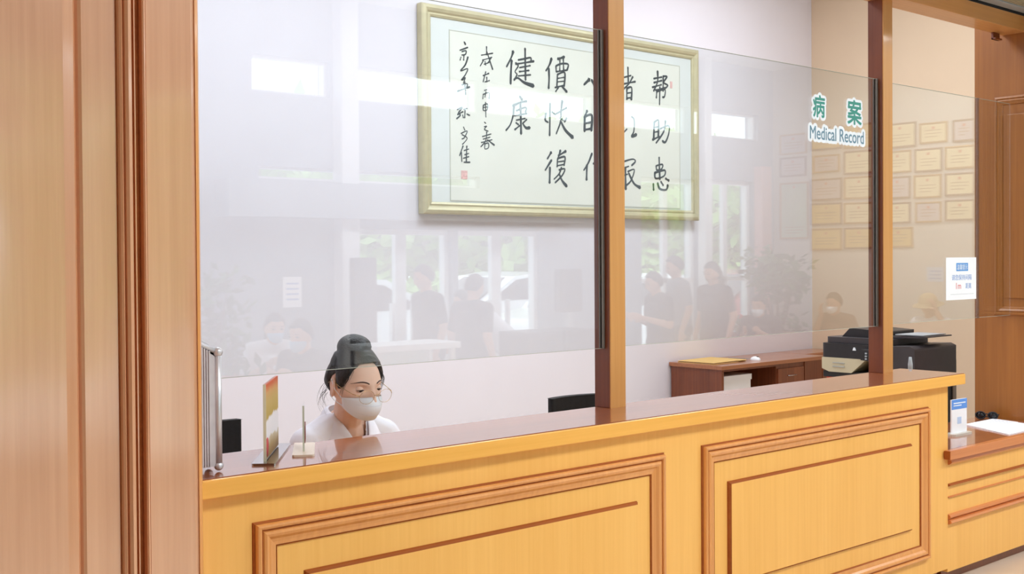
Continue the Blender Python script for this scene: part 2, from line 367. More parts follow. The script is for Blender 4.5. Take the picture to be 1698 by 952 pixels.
# ------------------------------------------------------------------ left pillar and right pier
def pillar_front(mb, P, ends): return mb.prism(P, 0, 3.16, 'z')
P = [(.2, 2.9), (.55, 2.893), (.9, 2.893), (1.06, 2.897), (1.088, 2.903), (1.096, 2.912), (1.1, 2.904), (1.107, 2.9), (1.196, 2.9), (1.196, 2.925), (1.277, 2.925), (1.277, 2.9), (1.4, 2.9), (1.417, 2.904), (1.424, 2.914), (1.426, 2.93), (1.426, 3.5), (.2, 3.5)]
pl = struct('wall_left', pillar_front(MB(), P, 0), VENP, 'varnished maple pillar filling the left edge')
pm = MB(); prof = [(1.196, 2.925), (1.196, 2.9), (1.199, 2.888), (1.204, 2.884), (1.208, 2.888), (1.2095, 2.898), (1.212, 2.898), (1.2135, 2.886), (1.22, 2.880), (1.229, 2.882), (1.231, 2.888), (1.2325, 2.917), (1.246, 2.92), (1.2465, 2.908), (1.2495, 2.908), (1.25, 2.922), (1.2625, 2.922), (1.2635, 2.896), (1.267, 2.892), (1.271, 2.894), (1.2725, 2.9), (1.277, 2.9), (1.277, 2.925)]
pm.prism(prof, 0, 3.16, 'z').build('moulding', VENP, pl)
MB().prism([(1.411, 2.8985), (1.42, 2.902), (1.427, 2.911), (1.4285, 2.93), (1.411, 2.93)], 0, 3.16, 'z').build('edge_bead', MOLD, pl)
mr = MB()
for a, b_, c in ((1.1935, 1.1962, 2.8985), (1.2093, 1.2122, 2.8975), (1.2325, 1.2462, 2.9135), (1.25, 1.2627, 2.9155), (1.2728, 1.2745, 2.8985)): mr.box(a, b_, c, 2.926, 0, 3.16)
mr.build('moulding_recess', BEVEL, pl)  # stain lines and the shade of the coves, painted as dark strips
XP = 6.94
pr_ = struct('wall_right', MB().prism([(XP, 3.56), (XP, 3.1), (XP+.02, 3.08), (7.34, 3.08), (7.34, 3.56)], 0, 3.16, 'z'), PIERW, 'orange brown panelled pier at the right edge')
# raised picture-frame moulding on the pier's office-facing side (faces -X)
vs = []; pf = [(0, 0), (.004, .012), (.014, .016), (.02, .009), (.03, .014), (.04, .008), (.05, .006), (.054, 0)]
n = len(pf); ylo, yhi, zlo, zhi = 3.135, 3.432, 1.335, 2.672
for cy, cz, sy, sz in ((ylo, zlo, 1, 1), (yhi, zlo, -1, 1), (yhi, zhi, -1, -1), (ylo, zhi, 1, -1)):
    for i, fwd in pf: vs.append((XP-fwd, cy+sy*i, cz+sz*i))
MB().add(vs, [(c*n+k, ((c+1) % 4)*n+k, ((c+1) % 4)*n+(k+1) % n, c*n+(k+1) % n) for c in range(4) for k in range(n)]).build('moulding', PIERW, pr_)
MB().box(XP-.012, XP, 3.22, 3.35, 1.44, 2.56).build('panel', PIERW, pr_, .006)

# ------------------------------------------------------------------ main counter
YF0, ZT = 3.04, 1.09
ct = thing('reception_counter', 'long maple reception counter with two framed panels and glossy brown top', 'counter', (3.5, 3.2, 0), world=True)
MB().box(1.43, 5.64, YF0, 3.36, 0.08, 1.035).build('body', VEN, ct)
MB().box(1.45, 5.6, YF0+.04, 3.33, 0, 0.08).build('plinth', DARKW, ct)
MB().box(1.43, 5.746, 3.006, 3.37, 1.087, ZT).build('worktop', TOPW, ct)
MB().box(1.43, 5.75, 3.0, 3.372, 1.033, 1.0869).build('edging', VENX, ct, .004)
MPROF = [(0, 0), (.001, .016), (.004, .022), (.010, .024), (.016, .021), (.019, .014), (.022, .013), (.026, .019), (.033, .022), (.041, .019), (.05, .011), (.06, .0075), (.07, .006), (.073, .0)]
def counter_panel(x0, x1, z0, z1, rx0, rx1, rz0, rz1, parent):
    f = MB(); frame_sweep(f, x0, x1, z0, z1, MPROF, YF0); fo_ = f.build('panel_moulding', MOLD, parent)
    l_ = MB(); frame_sweep(l_, x0, x1, z0, z1, [(-.005, 0), (-.005, .004), (0, .009), (0, 0)], YF0); frame_sweep(l_, x0, x1, z0, z1, [(.0185, .012), (.0185, .0162), (.0228, .0162), (.0228, .012)], YF0); frame_sweep(l_, x0, x1, z0, z1, [(.071, 0), (.071, .0075), (.075, .004), (.075, 0)], YF0); l_.build('moulding_line', BEVEL, fo_)
    r = MB(); b = .0105; d = .016
    vs = [(rx0, YF0, rz0), (rx1, YF0, rz0), (rx1, YF0, rz1), (rx0, YF0, rz1), (rx0+.003, YF0-d*.55, rz0+.003), (rx1-.003, YF0-d*.55, rz0+.003), (rx1-.003, YF0-d*.55, rz1-.003), (rx0+.003, YF0-d*.55, rz1-.003),
          (rx0+b, YF0-d, rz0+b), (rx1-b, YF0-d, rz0+b), (rx1-b, YF0-d, rz1-b), (rx0+b, YF0-d, rz1-b)]
    fs = [(a+o, (a+1) % 4+o, (a+1) % 4+4+o, a+4+o) for o in (0, 4) for a in range(4)]
    ro = MB().add(vs, [(8, 9, 10, 11)]).build('raised_panel', VEN, parent)
    MB().add(vs, fs).build('panel_bevel', BEVEL, ro)
counter_panel(1.648, 3.431, .173, .932, 1.814, 3.281, .338, .768, ct)
counter_panel(3.669, 5.435, .173, .934, 3.831, 5.273, .338, .771, ct)
# low counter on the right
lc = thing('low_counter', 'low maple counter with reddish top edge beyond the main counter', 'counter', (6.3, 3.2, 0), world=True)
MB().box(5.643, 6.93, YF0+.004, 3.5, 0.06, .652).build('body', VEN, lc)
MB().box(5.66, 6.93, YF0+.05, 3.46, 0, .06).build('plinth', DARKW, lc)
MB().box(5.643, 6.935, 3.034, 3.53, .66, .7).build('worktop', TOPW, lc)
MB().box(5.591, 5.594, 3.002, 3.034, .655, .698).build('end_cap', BEVEL, lc)
MB().box(5.594, 6.935, 3.0, 3.034, .653, .7).build('edging', MOLDX, lc, .003)
lm = MB()
def strip(mb, z0, z1, d, x0=5.645, x1=6.93):
    mb.prism([(YF0+.004, z0), (YF0-d*.5, z0+.004), (YF0-d, z0+(z1-z0)*.4), (YF0-d*.7, z1-.006), (YF0+.004, z1)], x0, x1, 'x')
strip(lm, .618, .653, .02); lm.build('upper_moulding', MOLDX, lc)
l4 = MB(); strip(l4, .505, .520, .012); l4.build('panel_bevel', BEVEL, lc)
lm2 = MB(); strip(lm2, .308, .335, .02); strip(lm2, .335, .362, .013); lm2.build('lower_moulding', MOLDX, lc)
l3 = MB(); strip(l3, .446, .454, .006); l3.build('panel_line', MOLDX, lc)

# ------------------------------------------------------------------ posts, header, screens
def post(x0, x1, lab):
    t = thing('wooden_post', lab, 'post', ((x0+x1)/2, 3.33, ZT), 'posts carrying the glass screen', world=True)
    MB().box(x0+.001, x1-.001, 3.29, 3.295, ZT, 3.05).build('face_board', POSTW, t)
    MB().box(x0, x1, 3.295, 3.38, ZT, 3.05).build('core', DARKW, t, .002)  # darker than the face board: side shade put into the colour
post(3.4, 3.49, 'wooden post standing right of the calligraphy middle, nearest the clerk')
post(5.446, 5.535, 'wooden post left of the copier, beside the teal lettering')
hb = thing('header_beam', 'long wooden header beam across the top of the screen frame', 'beam', (4.2, 3.3, 3.05), world=True)
MB().box(1.426, XP, 3.235, 3.385, 3.043, 3.135).build('beam', POSTX, hb, .003)
MB().box(1.426, XP, 3.245, 3.3, 3.135, 3.2).build('shadow_gap_strip', BLACKM, hb)
MB().box(6.78, 6.86, 3.36, 3.375, 3.0, 3.043).box(6.78, 6.86, 3.345, 3.375, 3.0, 3.01).build('bracket', DARKW, hb, .002)
YG = 3.33
def pane(x0, x1, z0, z1, lab, chan=None):
    t = thing('glass_screen', lab, 'glass screen', ((x0+x1)/2, YG, z0), 'hanging glass screens', world=True)
    MB().box(x0, x1, YG-.004, YG+.004, z0, z1).build('pane', GLASS, t)
    MB().box(x0+.002, x1-.002, YG-.0036, YG+.0036, z0-.0012, z0).build('polished_edge', EDGE, t)
    MB().box(x0+.002, x1-.002, YG-.0036, YG+.0036, z1, z1+.0012).build('polished_edge', EDGE, t)
    for a, b in (chan or []):
        MB().box(a, b, YG-.012, YG-.0045, z0-.002, z1+.002).box(a, b, YG+.0045, YG+.012, z0-.002, z1+.002).build('channel', mat('grey channel metal', rgb(128, 122, 114), .35, metal=.6, var=.05), t, .002)
pane(1.43, 3.399, 1.334, 2.628, 'glass screen left of the first post, in front of the clerk', [(3.386, 3.399)])
pane(3.492, 5.444, 1.336, 2.627, 'glass screen between the two posts bearing teal lettering', [(5.428, 5.444)])
pane(5.537, 6.512, 1.34, 2.62, 'glass screen right of the second post with a notice on it', [])
pane(6.53, 6.925, 1.34, 2.62, 'narrow glass screen against the right pier', [])
struct('trim_5', MB().box(6.513, 6.529, YG-.008, YG+.008, 1.335, 2.622), glass('milky joint seal', (.75, .76, .76), .06), 'clear joint strip between the right glass screens')
# lettering on the middle screen
sg = thing('window_lettering', 'teal and white stick-on lettering reading Medical Record on the screen', 'sign', (5.08, YG-.005, 2.28), world=True)
ys = YG-.0052
back = thing  # noqa
outline_text('病', 4.867, 4.969, 2.388, 2.498, ys, 'backing', STICK, sg, .015)
outline_text('案', 5.168, 5.296, 2.374, 2.5, ys, 'backing', STICK, sg, .015)
outline_text('Medical Record', 4.842, 5.316, 2.28, 2.343, ys, 'backing', STICK, sg, .016)
outline_text('病', 4.869, 4.967, 2.390, 2.496, ys-.0006, 'lettering', GREENT, sg, .0026)
outline_text('案', 5.170, 5.294, 2.376, 2.498, ys-.0006, 'lettering', GREENT, sg, .0028)
outline_text('Medical Record', 4.842, 5.316, 2.28, 2.343, ys-.0006, 'lettering', BLUET, sg, .0009)
# distance notice on the right screen
nt_ = thing('paper_notice', 'white paper notice with blue box and red 1m stuck on the screen', 'notice', (6.32, YG-.005, 1.45), world=True)
MB().box(6.15, 6.496, ys-.0008, ys, 1.45, 1.692).build('sheet', WHITEP, nt_)
MB().box(6.265, 6.4, ys-.0014, ys-.0009, 1.614, 1.66).build('blue_box', BLUEB, nt_)
fit_text('温馨提示', 6.272, 6.393, 1.621, 1.653, ys-.0015, 'lettering', STICK, nt_, 0.0, .0005)
fit_text('请您保持间隔', 6.215, 6.44, 1.562, 1.594, ys-.0009, 'lettering', BLUEL, nt_, 0.0, .0005)
fit_text('1m', 6.263, 6.318, 1.512, 1.547, ys-.0009, 'red_lettering', REDL, nt_, .0, .0005)
fit_text('距离', 6.372, 6.436, 1.512, 1.545, ys-.0009, 'lettering', BLUEL, nt_, 0.0, .0005)
MB().box(6.2, 6.465, ys-.0012, ys-.0009, 1.481, 1.4825).build('rule_line', GREYM, nt_)

# ------------------------------------------------------------------ calligraphy
cg = thing('framed_calligraphy', 'wide gold framed brush calligraphy hanging on the pink back wall', 'framed calligraphy', (6.8, 7.03, 2.04), world=True)
f = MB(); frame_sweep(f, 5.222, 8.412, 2.045, 3.622, [(0, -.045), (0, .012), (.01, .022), (.03, .028), (.05, .02), (.062, .008), (.075, .012), (.088, .006), (.092, -.006), (.092, -.045)], 7.0); f.build('frame', GOLDF, cg)
MB().box(5.3, 8.33, 7.005, 7.045, 2.13, 3.54).build('mount', MATB, cg)
MB().box(5.5, 8.157, 7.002, 7.005, 2.155, 3.447).build('paper', PAPERG, cg)
fl = MB(); frame_sweep(fl, 5.492, 8.165, 2.147, 3.455, [(0, 0), (0, .0035), (.006, .0035), (.006, 0)], 7.005); fl.build('paper_border', mat('border line tan', rgb(206, 208, 196), .8, var=.02), cg)
STROKES = '''6140 3359,6120 3310,6069 3229:27 14;6123 3286,6115 3190,6111 3099:26 22;6194 3297,6259 3313,6327 3329,6331 3301:17 19;6165 3261,6258 3281,6362 3305:15 19;6207 3237,6323 3265:14 15;6203 3204,6309 3225:14 15;6193 3169,6326 3191:14 17;6268 3397,6269 3295,6271 3145:22 22;6165 3271,6193 3249,6159 3201,6179 3178,6148 3130:15 15;6147 3135,6189 3152,6257 3122,6355 3105:15 34|6208 3006,6230 2983:24 31;6133 2924,6204 2955,6281 2974:24 20;6145 2925,6136 2851,6105 2773,6059 2724:22 15;6170 2889,6272 2923,6268 2884:17 19;6149 2846,6284 2875:15 17;6169 2813,6263 2833:15 15;6213 2958,6217 2844,6219 2708:24 26;6166 2792,6191 2779:17 17;6152 2736,6206 2772:17 14;6280 2826,6237 2792:17 14;6237 2792,6271 2759,6310 2762:15 33|6559 3348,6538 3297,6496 3241:28 16;6528 3264,6531 3180,6525 3101:23 23;6631 3352,6673 3365,6704 3377:25 25;6609 3292,6612 3245:18 16;6609 3292,6672 3317,6749 3320,6736 3271:18 21;6612 3245,6736 3271:16 16;6655 3352,6652 3255:14 14;6693 3361,6697 3264:16 16;6626 3223,6618 3120:18 18;6626 3223,6708 3247,6702 3135:19 21;6630 3192,6699 3207:12 12;6626 3163,6698 3175:12 12;6597 3113,6702 3141:16 18;6635 3118,6604 3080:18 14;6671 3134,6729 3091:18 30|6495 2894,6484 2839,6516 2821:23 18;6540 2978,6537 2856,6533 2715:21 21;6561 2909,6598 2891:16 19;6679 3011,6667 2944,6660 2911:25 20;6609 2898,6728 2957:16 19;6651 2867,6688 2851:16 19;6727 2870,6703 2839:25 20;6664 2917,6656 2832,6608 2733:21 14;6659 2841,6713 2770,6795 2716:18 41|6549 2576,6506 2520:26 14;6552 2511,6482 2427:26 16;6534 2452,6529 2325:23 25;6654 2598,6628 2532:23 16;6630 2553,6716 2595:18 25;6621 2528,6615 2460:16 16;6621 2528,6704 2547,6695 2477:19 21;6620 2501,6693 2512:14 14;6620 2470,6693 2484:14 14;6665 2458,6638 2404,6580 2357:18 14;6638 2436,6703 2447,6674 2393,6592 2328:18 16;6638 2404,6673 2347,6722 2305:19 32|6996 3217,6933 3168:40 18;7024 3217,7056 3174:25 29;7095 3295,7094 3124,7056 3137:22 16;7168 3235,7246 3192:22 37|6969 2951,6944 2905:25 22;6940 2899,6936 2776:31 27;6940 2899,7024 2916,7017 2788:25 31;6946 2843,7012 2856:22 22;6939 2789,7017 2803:23 23;7112 2955,7069 2879:22 15;7079 2893,7189 2918,7165 2791,7107 2797:18 22;7098 2864,7130 2836:18 24|7023 2592,6981 2513,6925 2446:25 16;6962 2492,6957 2367:24 24;7038 2507,7186 2551:18 20;7096 2600,7124 2493,7224 2386,7244 2424:20 22;7163 2586,7196 2562:18 26|7810 3304,7915 3328:18 18;7811 3268,7917 3297:18 18;7791 3225,7913 3260:20 16;7861 3375,7860 3282,7807 3193:24 17;7934 3337,7987 3338,7942 3283,7997 3261,7949 3222:20 20;7936 3340,7933 3204:20 20;7849 3193,7843 3135:18 18;7849 3193,7956 3220,7953 3158,7928 3148:20 20;7890 3237,7885 3078:20 17;7831 3203,7962 3237:16 16|7813 2914,7806 2773:26 24;7813 2914,7870 2932,7865 2783:24 24;7812 2868,7861 2877:16 16;7812 2826,7861 2835:16 16;7792 2758,7881 2792:24 18;7888 2860,8005 2898,8009 2830,7963 2748,7922 2755:17 22;7964 2939,7939 2839,7836 2731:24 18|7834 2526,7840 2489:18 18;7834 2526,7920 2543,7907 2501,7840 2489:18 18;7818 2467,7829 2414,7940 2440,7950 2492,7822 2465:22 20;7876 2605,7879 2521,7884 2409:20 26;7797 2365,7800 2310:22 26;7854 2373,7886 2322,7968 2317,7991 2359:24 28;7898 2388,7929 2356:20 24;7962 2418,8006 2401:22 26|7425 3278,7511 3302:18 18;7474 3370,7479 3230:20 20;7402 3216,7567 3254:18 20;7536 3294,7483 3226,7392 3156:20 16;7459 3184,7459 3089:20 20;7459 3184,7520 3197,7515 3092:21 23;7463 3144,7513 3153:16 16;7463 3100,7513 3109:16 18|7516 2943,7551 2917,7546 2819,7518 2769,7577 2790:13 29;7413 2909,7406 2800,7457 2830:21 16;7365 2892,7384 2867:18 21|7416 2544,7527 2571,7564 2553,7516 2515:16 18;7435 2493,7439 2304:23 27;7400 2483,7477 2505:16 16;7400 2419,7461 2435:16 16;7467 2459,7549 2479,7508 2384,7449 2339:16 18;7477 2446,7544 2358,7621 2325:20 34|5863 3366,5863 3301:12 12;5809 3293,5926 3321:10 12;5820 3255,5917 3288:10 10;5829 3252,5797 3207:12 9;5866 3327,5924 3194:10 16|5908 3280,5871 3235:10 9;5846 3248,5854 3220:10 10;5837 3225,5891 3246:10 10;5826 3135,5885 3159:12 12;5853 3168,5826 3086:12 10|5863 3127,5863 3090:12 12;5844 3088,5891 3103:10 10;5838 3021,5864 3029:9 9;5826 2989,5821 2954:9 9;5826 2989,5885 3007,5885 2958:9 10;5853 3012,5843 2968:9 9|5826 2904,5869 2918,5866 2874,5827 2864,5826 2904:10 10;5825 2886,5868 2894:9 9;5848 2929,5852 2813:10 9|5836 2773,5850 2765:9 10;5834 2737,5859 2743,5836 2717,5873 2705:9 10;5815 2659,5903 2685:10 10;5822 2639,5892 2659:10 10;5803 2612,5913 2640:10 10;5859 2698,5848 2630,5798 2578:12 10;5865 2637,5936 2600:10 16;5840 2604,5839 2565,5875 2575,5875 2611,5840 2604:10 10|5640 3375,5651 3359:15 19;5596 3307,5672 3337:12 15;5615 3299,5656 3310,5649 3281,5615 3273:12 12;5636 3279,5632 3234:12 12;5606 3256,5597 3231:10 10|5675 3264,5648 3201,5602 3150,5671 3173,5648 3125,5611 3081,5644 3100:14 12;5647 3102,5629 3058:12 12;5568 2990,5689 3034:14 15;5613 3043,5665 3057,5658 3022:12 12;5641 3070,5649 2973:14 14|5566 2850,5614 2869,5578 2825,5596 2809,5560 2780:14 14;5568 2812,5622 2838:12 12;5627 2856,5663 2866:10 10;5643 2852,5638 2792:12 12;5619 2812,5625 2791:10 10|5659 2824,5686 2815:10 15;5626 2720,5639 2697:10 10;5601 2669,5662 2692,5633 2639,5610 2628:10 10|5611 2661,5661 2636,5615 2586:10 9;5620 2574,5585 2497:14 10;5603 2526,5607 2454:12 12;5657 2576,5651 2456:12 12;5629 2539,5675 2553:10 10;5635 2508,5675 2520:10 10;5622 2480,5676 2494:10 12;5628 2449,5686 2452:12 15'''
def brush(mb, pts, w0, w1, y):
    P = [Vector((a/1000, b/1000)) for a, b in pts]
    # resample with a Catmull-Rom curve
    Q = []
    for i in range(len(P)-1):
        p0, p1, p2, p3 = P[max(i-1, 0)], P[i], P[i+1], P[min(i+2, len(P)-1)]
        for k in range(6):
            t = k/6; Q.append(.5*((2*p1)+(p2-p0)*t+(2*p0-5*p1+4*p2-p3)*t*t+(3*p1-p0-3*p2+p3)*t**3))
    Q.append(P[-1]); n = len(Q); L = []; R = []
    for i, q in enumerate(Q):
        d = (Q[min(i+1, n-1)]-Q[max(i-1, 0)]); d = d.normalized() if d.length > 1e-9 else Vector((1, 0)); nn = Vector((-d.y, d.x)); t = i/(n-1)
        w = (w0+(w1-w0)*t)/1000*.5*(1+.12*math.sin(7*t+pts[0][0]))*(1-.22*math.sin(math.pi*t))
        L.append(q+nn*w); R.append(q-nn*w)
    d0 = (Q[1]-Q[0]).normalized(); d1 = (Q[-1]-Q[-2]).normalized()
    cap0 = [Q[0]-d0*w0/1000*.42]; cap1 = [Q[-1]+d1*w1/1000*.42]
    vs = []; fs = []
    for a, b in zip(L, R): vs += [(a.x, y, a.y), (b.x, y, b.y)]
    for i in range(n-1): fs.append((2*i, 2*i+1, 2*i+3, 2*i+2))
    k = len(vs); vs += [(cap0[0].x, y, cap0[0].y), (cap1[0].x, y, cap1[0].y)]
    fs += [(0, 1, k), (2*n-2, 2*n-1, k+1)]
    mb.add(vs, fs)
for ci, chs in enumerate(STROKES.split('|')):
    cb = MB()
    for i, s in enumerate(chs.split(';')):
        a, b = s.split(':'); pts = [tuple(int(c) for c in p.split()) for p in a.split(',')]; w0, w1 = (float(c) for c in b.split())
        brush(cb, pts, w0, w1, 7.0005-.00001*(i % 60))
    o = cb.build('inscription' if pts[0][0] < 5960 else 'brush_character', INK, cg, fix=False); md = o.modifiers.new('s', 'SOLIDIFY'); md.thickness = .0012; md.offset = 0
MB().box(5.6, 5.66, 6.999, 7.002, 2.32, 2.385).build('seal', SEAL, cg)
MB().box(8.03, 8.058, 6.999, 7.002, 3.24, 3.3).build('seal', SEAL, cg)
# ------------------------------------------------------------------ office furniture
def office_chair(loc, rz, label, back_w=.42, back_z=(.56, 1.0)):
    t = thing('office_chair', label, 'chair', loc, 'black office chairs', rz)
    MB().rbox(-.23, .23, -.22, .24, .43, .5, .06).build('seat', BLACKF, t, .015)
    # slightly curved back, behind the sitter (+y local)
    b = MB(); n = 12; pr = []
    for k in range(n+1):
        x = -back_w/2+back_w*k/n; pr.append((x, .25-.05*(1-(2*x/back_w)**2)*-1-.05))
    outer = pr+[(x, y+.045) for x, y in reversed(pr)]
    b.prism(outer, back_z[0], back_z[1], 'z'); b.build('backrest', BLACKF, t, .018, 3)
    MB().tube([(0, .2, .42), (0, .31, .46), (0, .315, .7)], .018).build('back_stem', BLACKP, t)
    MB().lathe([(.025, .1), (.025, .3), (.018, .3), (.018, .43)]).build('gas_post', CHROME, t)
    for s in (-1, 1):
        MB().tube([(s*.2, -.02, .45), (s*.27, -.02, .46), (s*.275, -.02, .66), (s*.275, .1, .675), (s*.275, -.14, .675)], .014).build('armrest', BLACKP, t)
    for k in range(5):
        a = math.radians(72*k+18); c, s = math.cos(a), math.sin(a)
        leg = MB().tube([(0, 0, .11), (.15*c, .15*s, .09), (.28*c, .28*s, .075)], [.022, .018, .014]).build('leg', BLACKP, t)
        MB().lathe([(.024, -.012), (.028, -.008), (.028, .008), (.024, .012)], M=Matrix.Translation((.28*c, .28*s, .028)) @ Matrix.Rotation(a+math.pi/2, 4, 'Z') @ Matrix.Rotation(math.pi/2, 4, 'Y')).build('caster', BLACKP, leg)
    return t
office_chair((4.13, 4.0, 0), math.radians(-8), 'empty black office chair just left of the first post', .42, (.56, 1.0))
office_chair((2.37, 4.5, 0), math.radians(14), 'empty black office chair behind the gold poster stand', .42, (.56, .985))
# clerk's own stool is low and backless behind the counter
st = thing('stool', 'black round stool under the seated clerk', 'stool', (2.44, 3.86, 0))
MB().lathe([(.02, .4), (.17, .4), (.18, .42), (.18, .46), (.16, .475), (.02, .475)]).build('seat', BLACKF, st)
for k in range(4):
    a = math.radians(90*k+45); MB().tube([(.1*math.cos(a), .1*math.sin(a), .4), (.18*math.cos(a), .18*math.sin(a), 0)], .014).build('leg', CHROME, st)
# clerk's desk behind the counter
cd = thing('clerk_desk', 'wooden clerk desk tucked behind the reception counter', 'desk', (3.3, 3.5, 0), world=True)
MB().box(1.5, 5.6, 3.362, 3.62, .7, .74).build('desk_top', DESKT, cd, .003)
for x in (1.52, 3.5, 5.55): MB().box(x-.015, x+.015, 3.4, 3.58, 0, .7).build('side_panel', DESKW, cd)
# back desk
dk = thing('office_desk', 'red brown office desk against the back wall beside the copier', 'desk', (9.2, 6.75, 0), world=True)
MB().box(8.04, 9.62, 6.43, 7.04, .715, .75).build('desk_top', DESKT, dk, .003)
MB().box(8.06, 8.09, 6.45, 7.03, 0, .715).build('end_panel', DESKW, dk)
MB().box(9.3, 9.33, 6.45, 7.03, 0, .715).build('end_panel', DESKW, dk)
MB().box(8.09, 9.3, 6.99, 7.02, .2, .715).build('modesty_panel', DESKW, dk)
MB().box(8.09, 8.86, 6.455, 6.475, .695, .715).build('apron', DESKW, dk)
pd = MB().box(8.86, 9.3, 6.46, 7.0, .05, .715).build('pedestal', DESKW, dk)
for k in range(3):
    d = MB().box(8.88, 9.28, 6.445, 6.46, .09+.2*k, .27+.2*k).build('drawer', DESKW, dk, .003)
    MB().tube([(9.02, 6.445, .2+.2*k), (9.02, 6.43, .2+.2*k), (9.14, 6.43, .2+.2*k), (9.14, 6.445, .2+.2*k)], .004).build('handle', CHROME, d)
d2 = thing('side_cabinet', 'shallow wooden cabinet set back beside the office desk', 'cabinet', (9.95, 6.85, 0), world=True)
MB().box(9.63, 10.28, 6.68, 7.04, .715, .75).build('cabinet_top', DESKT, d2, .003)
MB().box(9.65, 10.26, 6.71, 7.03, 0, .715).build('body', DESKW, d2)
for a, b in ((9.67, 9.945), (9.955, 10.24)):
    d = MB().box(a, b, 6.695, 6.71, .06, .69).build('door', DESKW, d2, .003)
    MB().ball((b-.04, 6.685, .4), .012).build('knob', CHROME, d)
pc = thing('storage_box', 'white storage box pushed under the office desk', 'box', (8.34, 6.7, 0), world=True)
MB().rbox(8.14, 8.53, 6.49, 6.93, .0, .6, .012).build('body', WHITEP, pc)
MB().rbox(8.132, 8.538, 6.482, 6.938, .6, .65, .014).build('lid', WHITEP, pc, .004)
MB().box(8.28, 8.4, 6.486, 6.49, .42, .46).build('handle_slot', CHARC, pc)
fo = thing('document_folder', 'yellow manila folder lying on the office desk', 'folder', (8.36, 6.8, .75), rz=math.radians(4))
MB().rbox(-.26, .26, -.2, .2, 0, .004, .012).build('back_cover', mat('manila card', rgb(222, 186, 116), .8, var=.04), fo)
MB().box(-.24, .24, -.185, .19, .004, .010).build('papers', WHITEP, fo)
MB().rbox(-.26, .26, -.2, .2, .010, .014, .012).rbox(.12, .24, -.215, -.19, .010, .0135, .008).build('front_cover', mat('manila card', rgb(222, 186, 116), .8), fo)
ms = thing('computer_mouse', 'small white computer mouse beside the yellow folder', 'mouse', (8.74, 6.6, .7515))
MB().ball((0, 0, .0), .035, .055, .035).build('body', WHITEP, ms); MB().tube([(0, .05, .012), (.03, .15, .004), (-.02, .3, .004)], .003).build('cord', GREYM, ms)
MB().box(-.004, .004, -.035, -.01, .03, .0355).build('wheel', BLACKP, ms)
# copier
cp = thing('photocopier', 'large black photocopier with putty front panel behind the second post', 'photocopier', (7.0, 4.2, 0), world=True)
MB().rbox(6.72, 7.22, 3.87, 4.5, .1, .90, .02).build('body', CHARC, cp)
MB().box(6.76, 7.2, 3.95, 4.46, 0, .1).build('base', BLACKP, cp)
MB().prism([(4.505, 1.03), (4.505, .955), (4.45, .935), (4.28, .935), (4.17, 1.03)], 6.69, 7.2, 'x').build('front_panel', PUTTY, cp, .006)
for k in range(2): MB().box(6.685, 6.69, 4.33, 4.42, .995-.025*k, .999-.025*k).build('lettering_line', GREYM, cp)
MB().box(6.7, 7.2, 3.86, 4.5, .9, .94).build('tray_gap', BLACKM, cp)
MB().rbox(6.695, 7.22, 4.0, 4.51, 1.03, 1.125, .025).build('scanner', BLACKP, cp, .012)
MB().rbox(6.73, 7.22, 4.02, 4.5, 1.127, 1.165, .03).build('document_lid', CHARC, cp, .012)
MB().prism([(4.1, 1.165), (4.1, 1.21), (4.36, 1.225), (4.42, 1.165)], 6.8, 7.16, 'x').build('sheet_feeder', BLACKP, cp, .01)
MB().prism([(3.82, 1.18), (3.82, 1.188), (4.1, 1.18), (4.1, 1.165)], 6.82, 7.14, 'x').build('feed_tray', CHARC, cp, .003)
MB().box(6.84, 7.12, 3.85, 4.05, 1.19, 1.195).build('paper_stack', GREYM, cp)
MB().prism([(3.835, .9), (3.835, 1.115), (3.87, 1.13), (4.0, 1.125), (4.12, 1.07), (4.12, .9)], 6.705, 7.225, 'x').build('side_unit', CHARC, cp, .014)
MB().rbox(6.715, 7.215, 3.845, 4.1, .42, .9, .015).build('lower_side_unit', BLACKP, cp)
MB().box(7.19, 7.232, 3.836, 3.844, .62, 1.02).build('side_strip', mat('warm grey plastic', rgb(150, 140, 128), .5, var=.04), cp, .003)
kp = MB().prism([(4.18, 1.03), (4.02, 1.02), (4.02, 1.09), (4.18, 1.1)], 6.64, 6.7, 'x').build('control_panel', BLACKP, cp, .006)
MB().box(6.636, 6.641, 4.05, 4.12, 1.04, 1.08).build('screen', mat('dim display', rgb(70, 84, 78), .2, var=.1), kp)
for k in range(3): MB().box(6.63, 6.64, 4.13, 4.142, 1.035+.018*k, 1.045+.018*k).build('button', GREYM, kp)
MB().prism([(4.245, 1.085), (4.27, 1.085), (4.262, 1.105), (4.253, 1.105)], 6.688, 6.694, 'x').build('white_mark', STICK, cp)
bx = thing('glue_bottle', 'slim white bottle with grey nozzle rising behind the far end of the counter', 'bottle', (6.02, 3.47, .7))
MB().lathe([(.004, 0), (.03, 0), (.032, .004), (.032, .32), (.026, .345), (.012, .355), (.004, .355)]).build('body', mat('milky white plastic', rgb(216, 232, 220), .4, var=.03), bx)
MB().lathe([(.013, .355), (.013, .39), (.01, .41), (.008, .43), (.002, .43)]).build('cap', GREYM, bx)
MB().box(6.708, 6.722, 4.37, 4.48, .84, .93).build('red_label', mat('red sticker', rgb(190, 60, 30), .6, var=.08), cp)

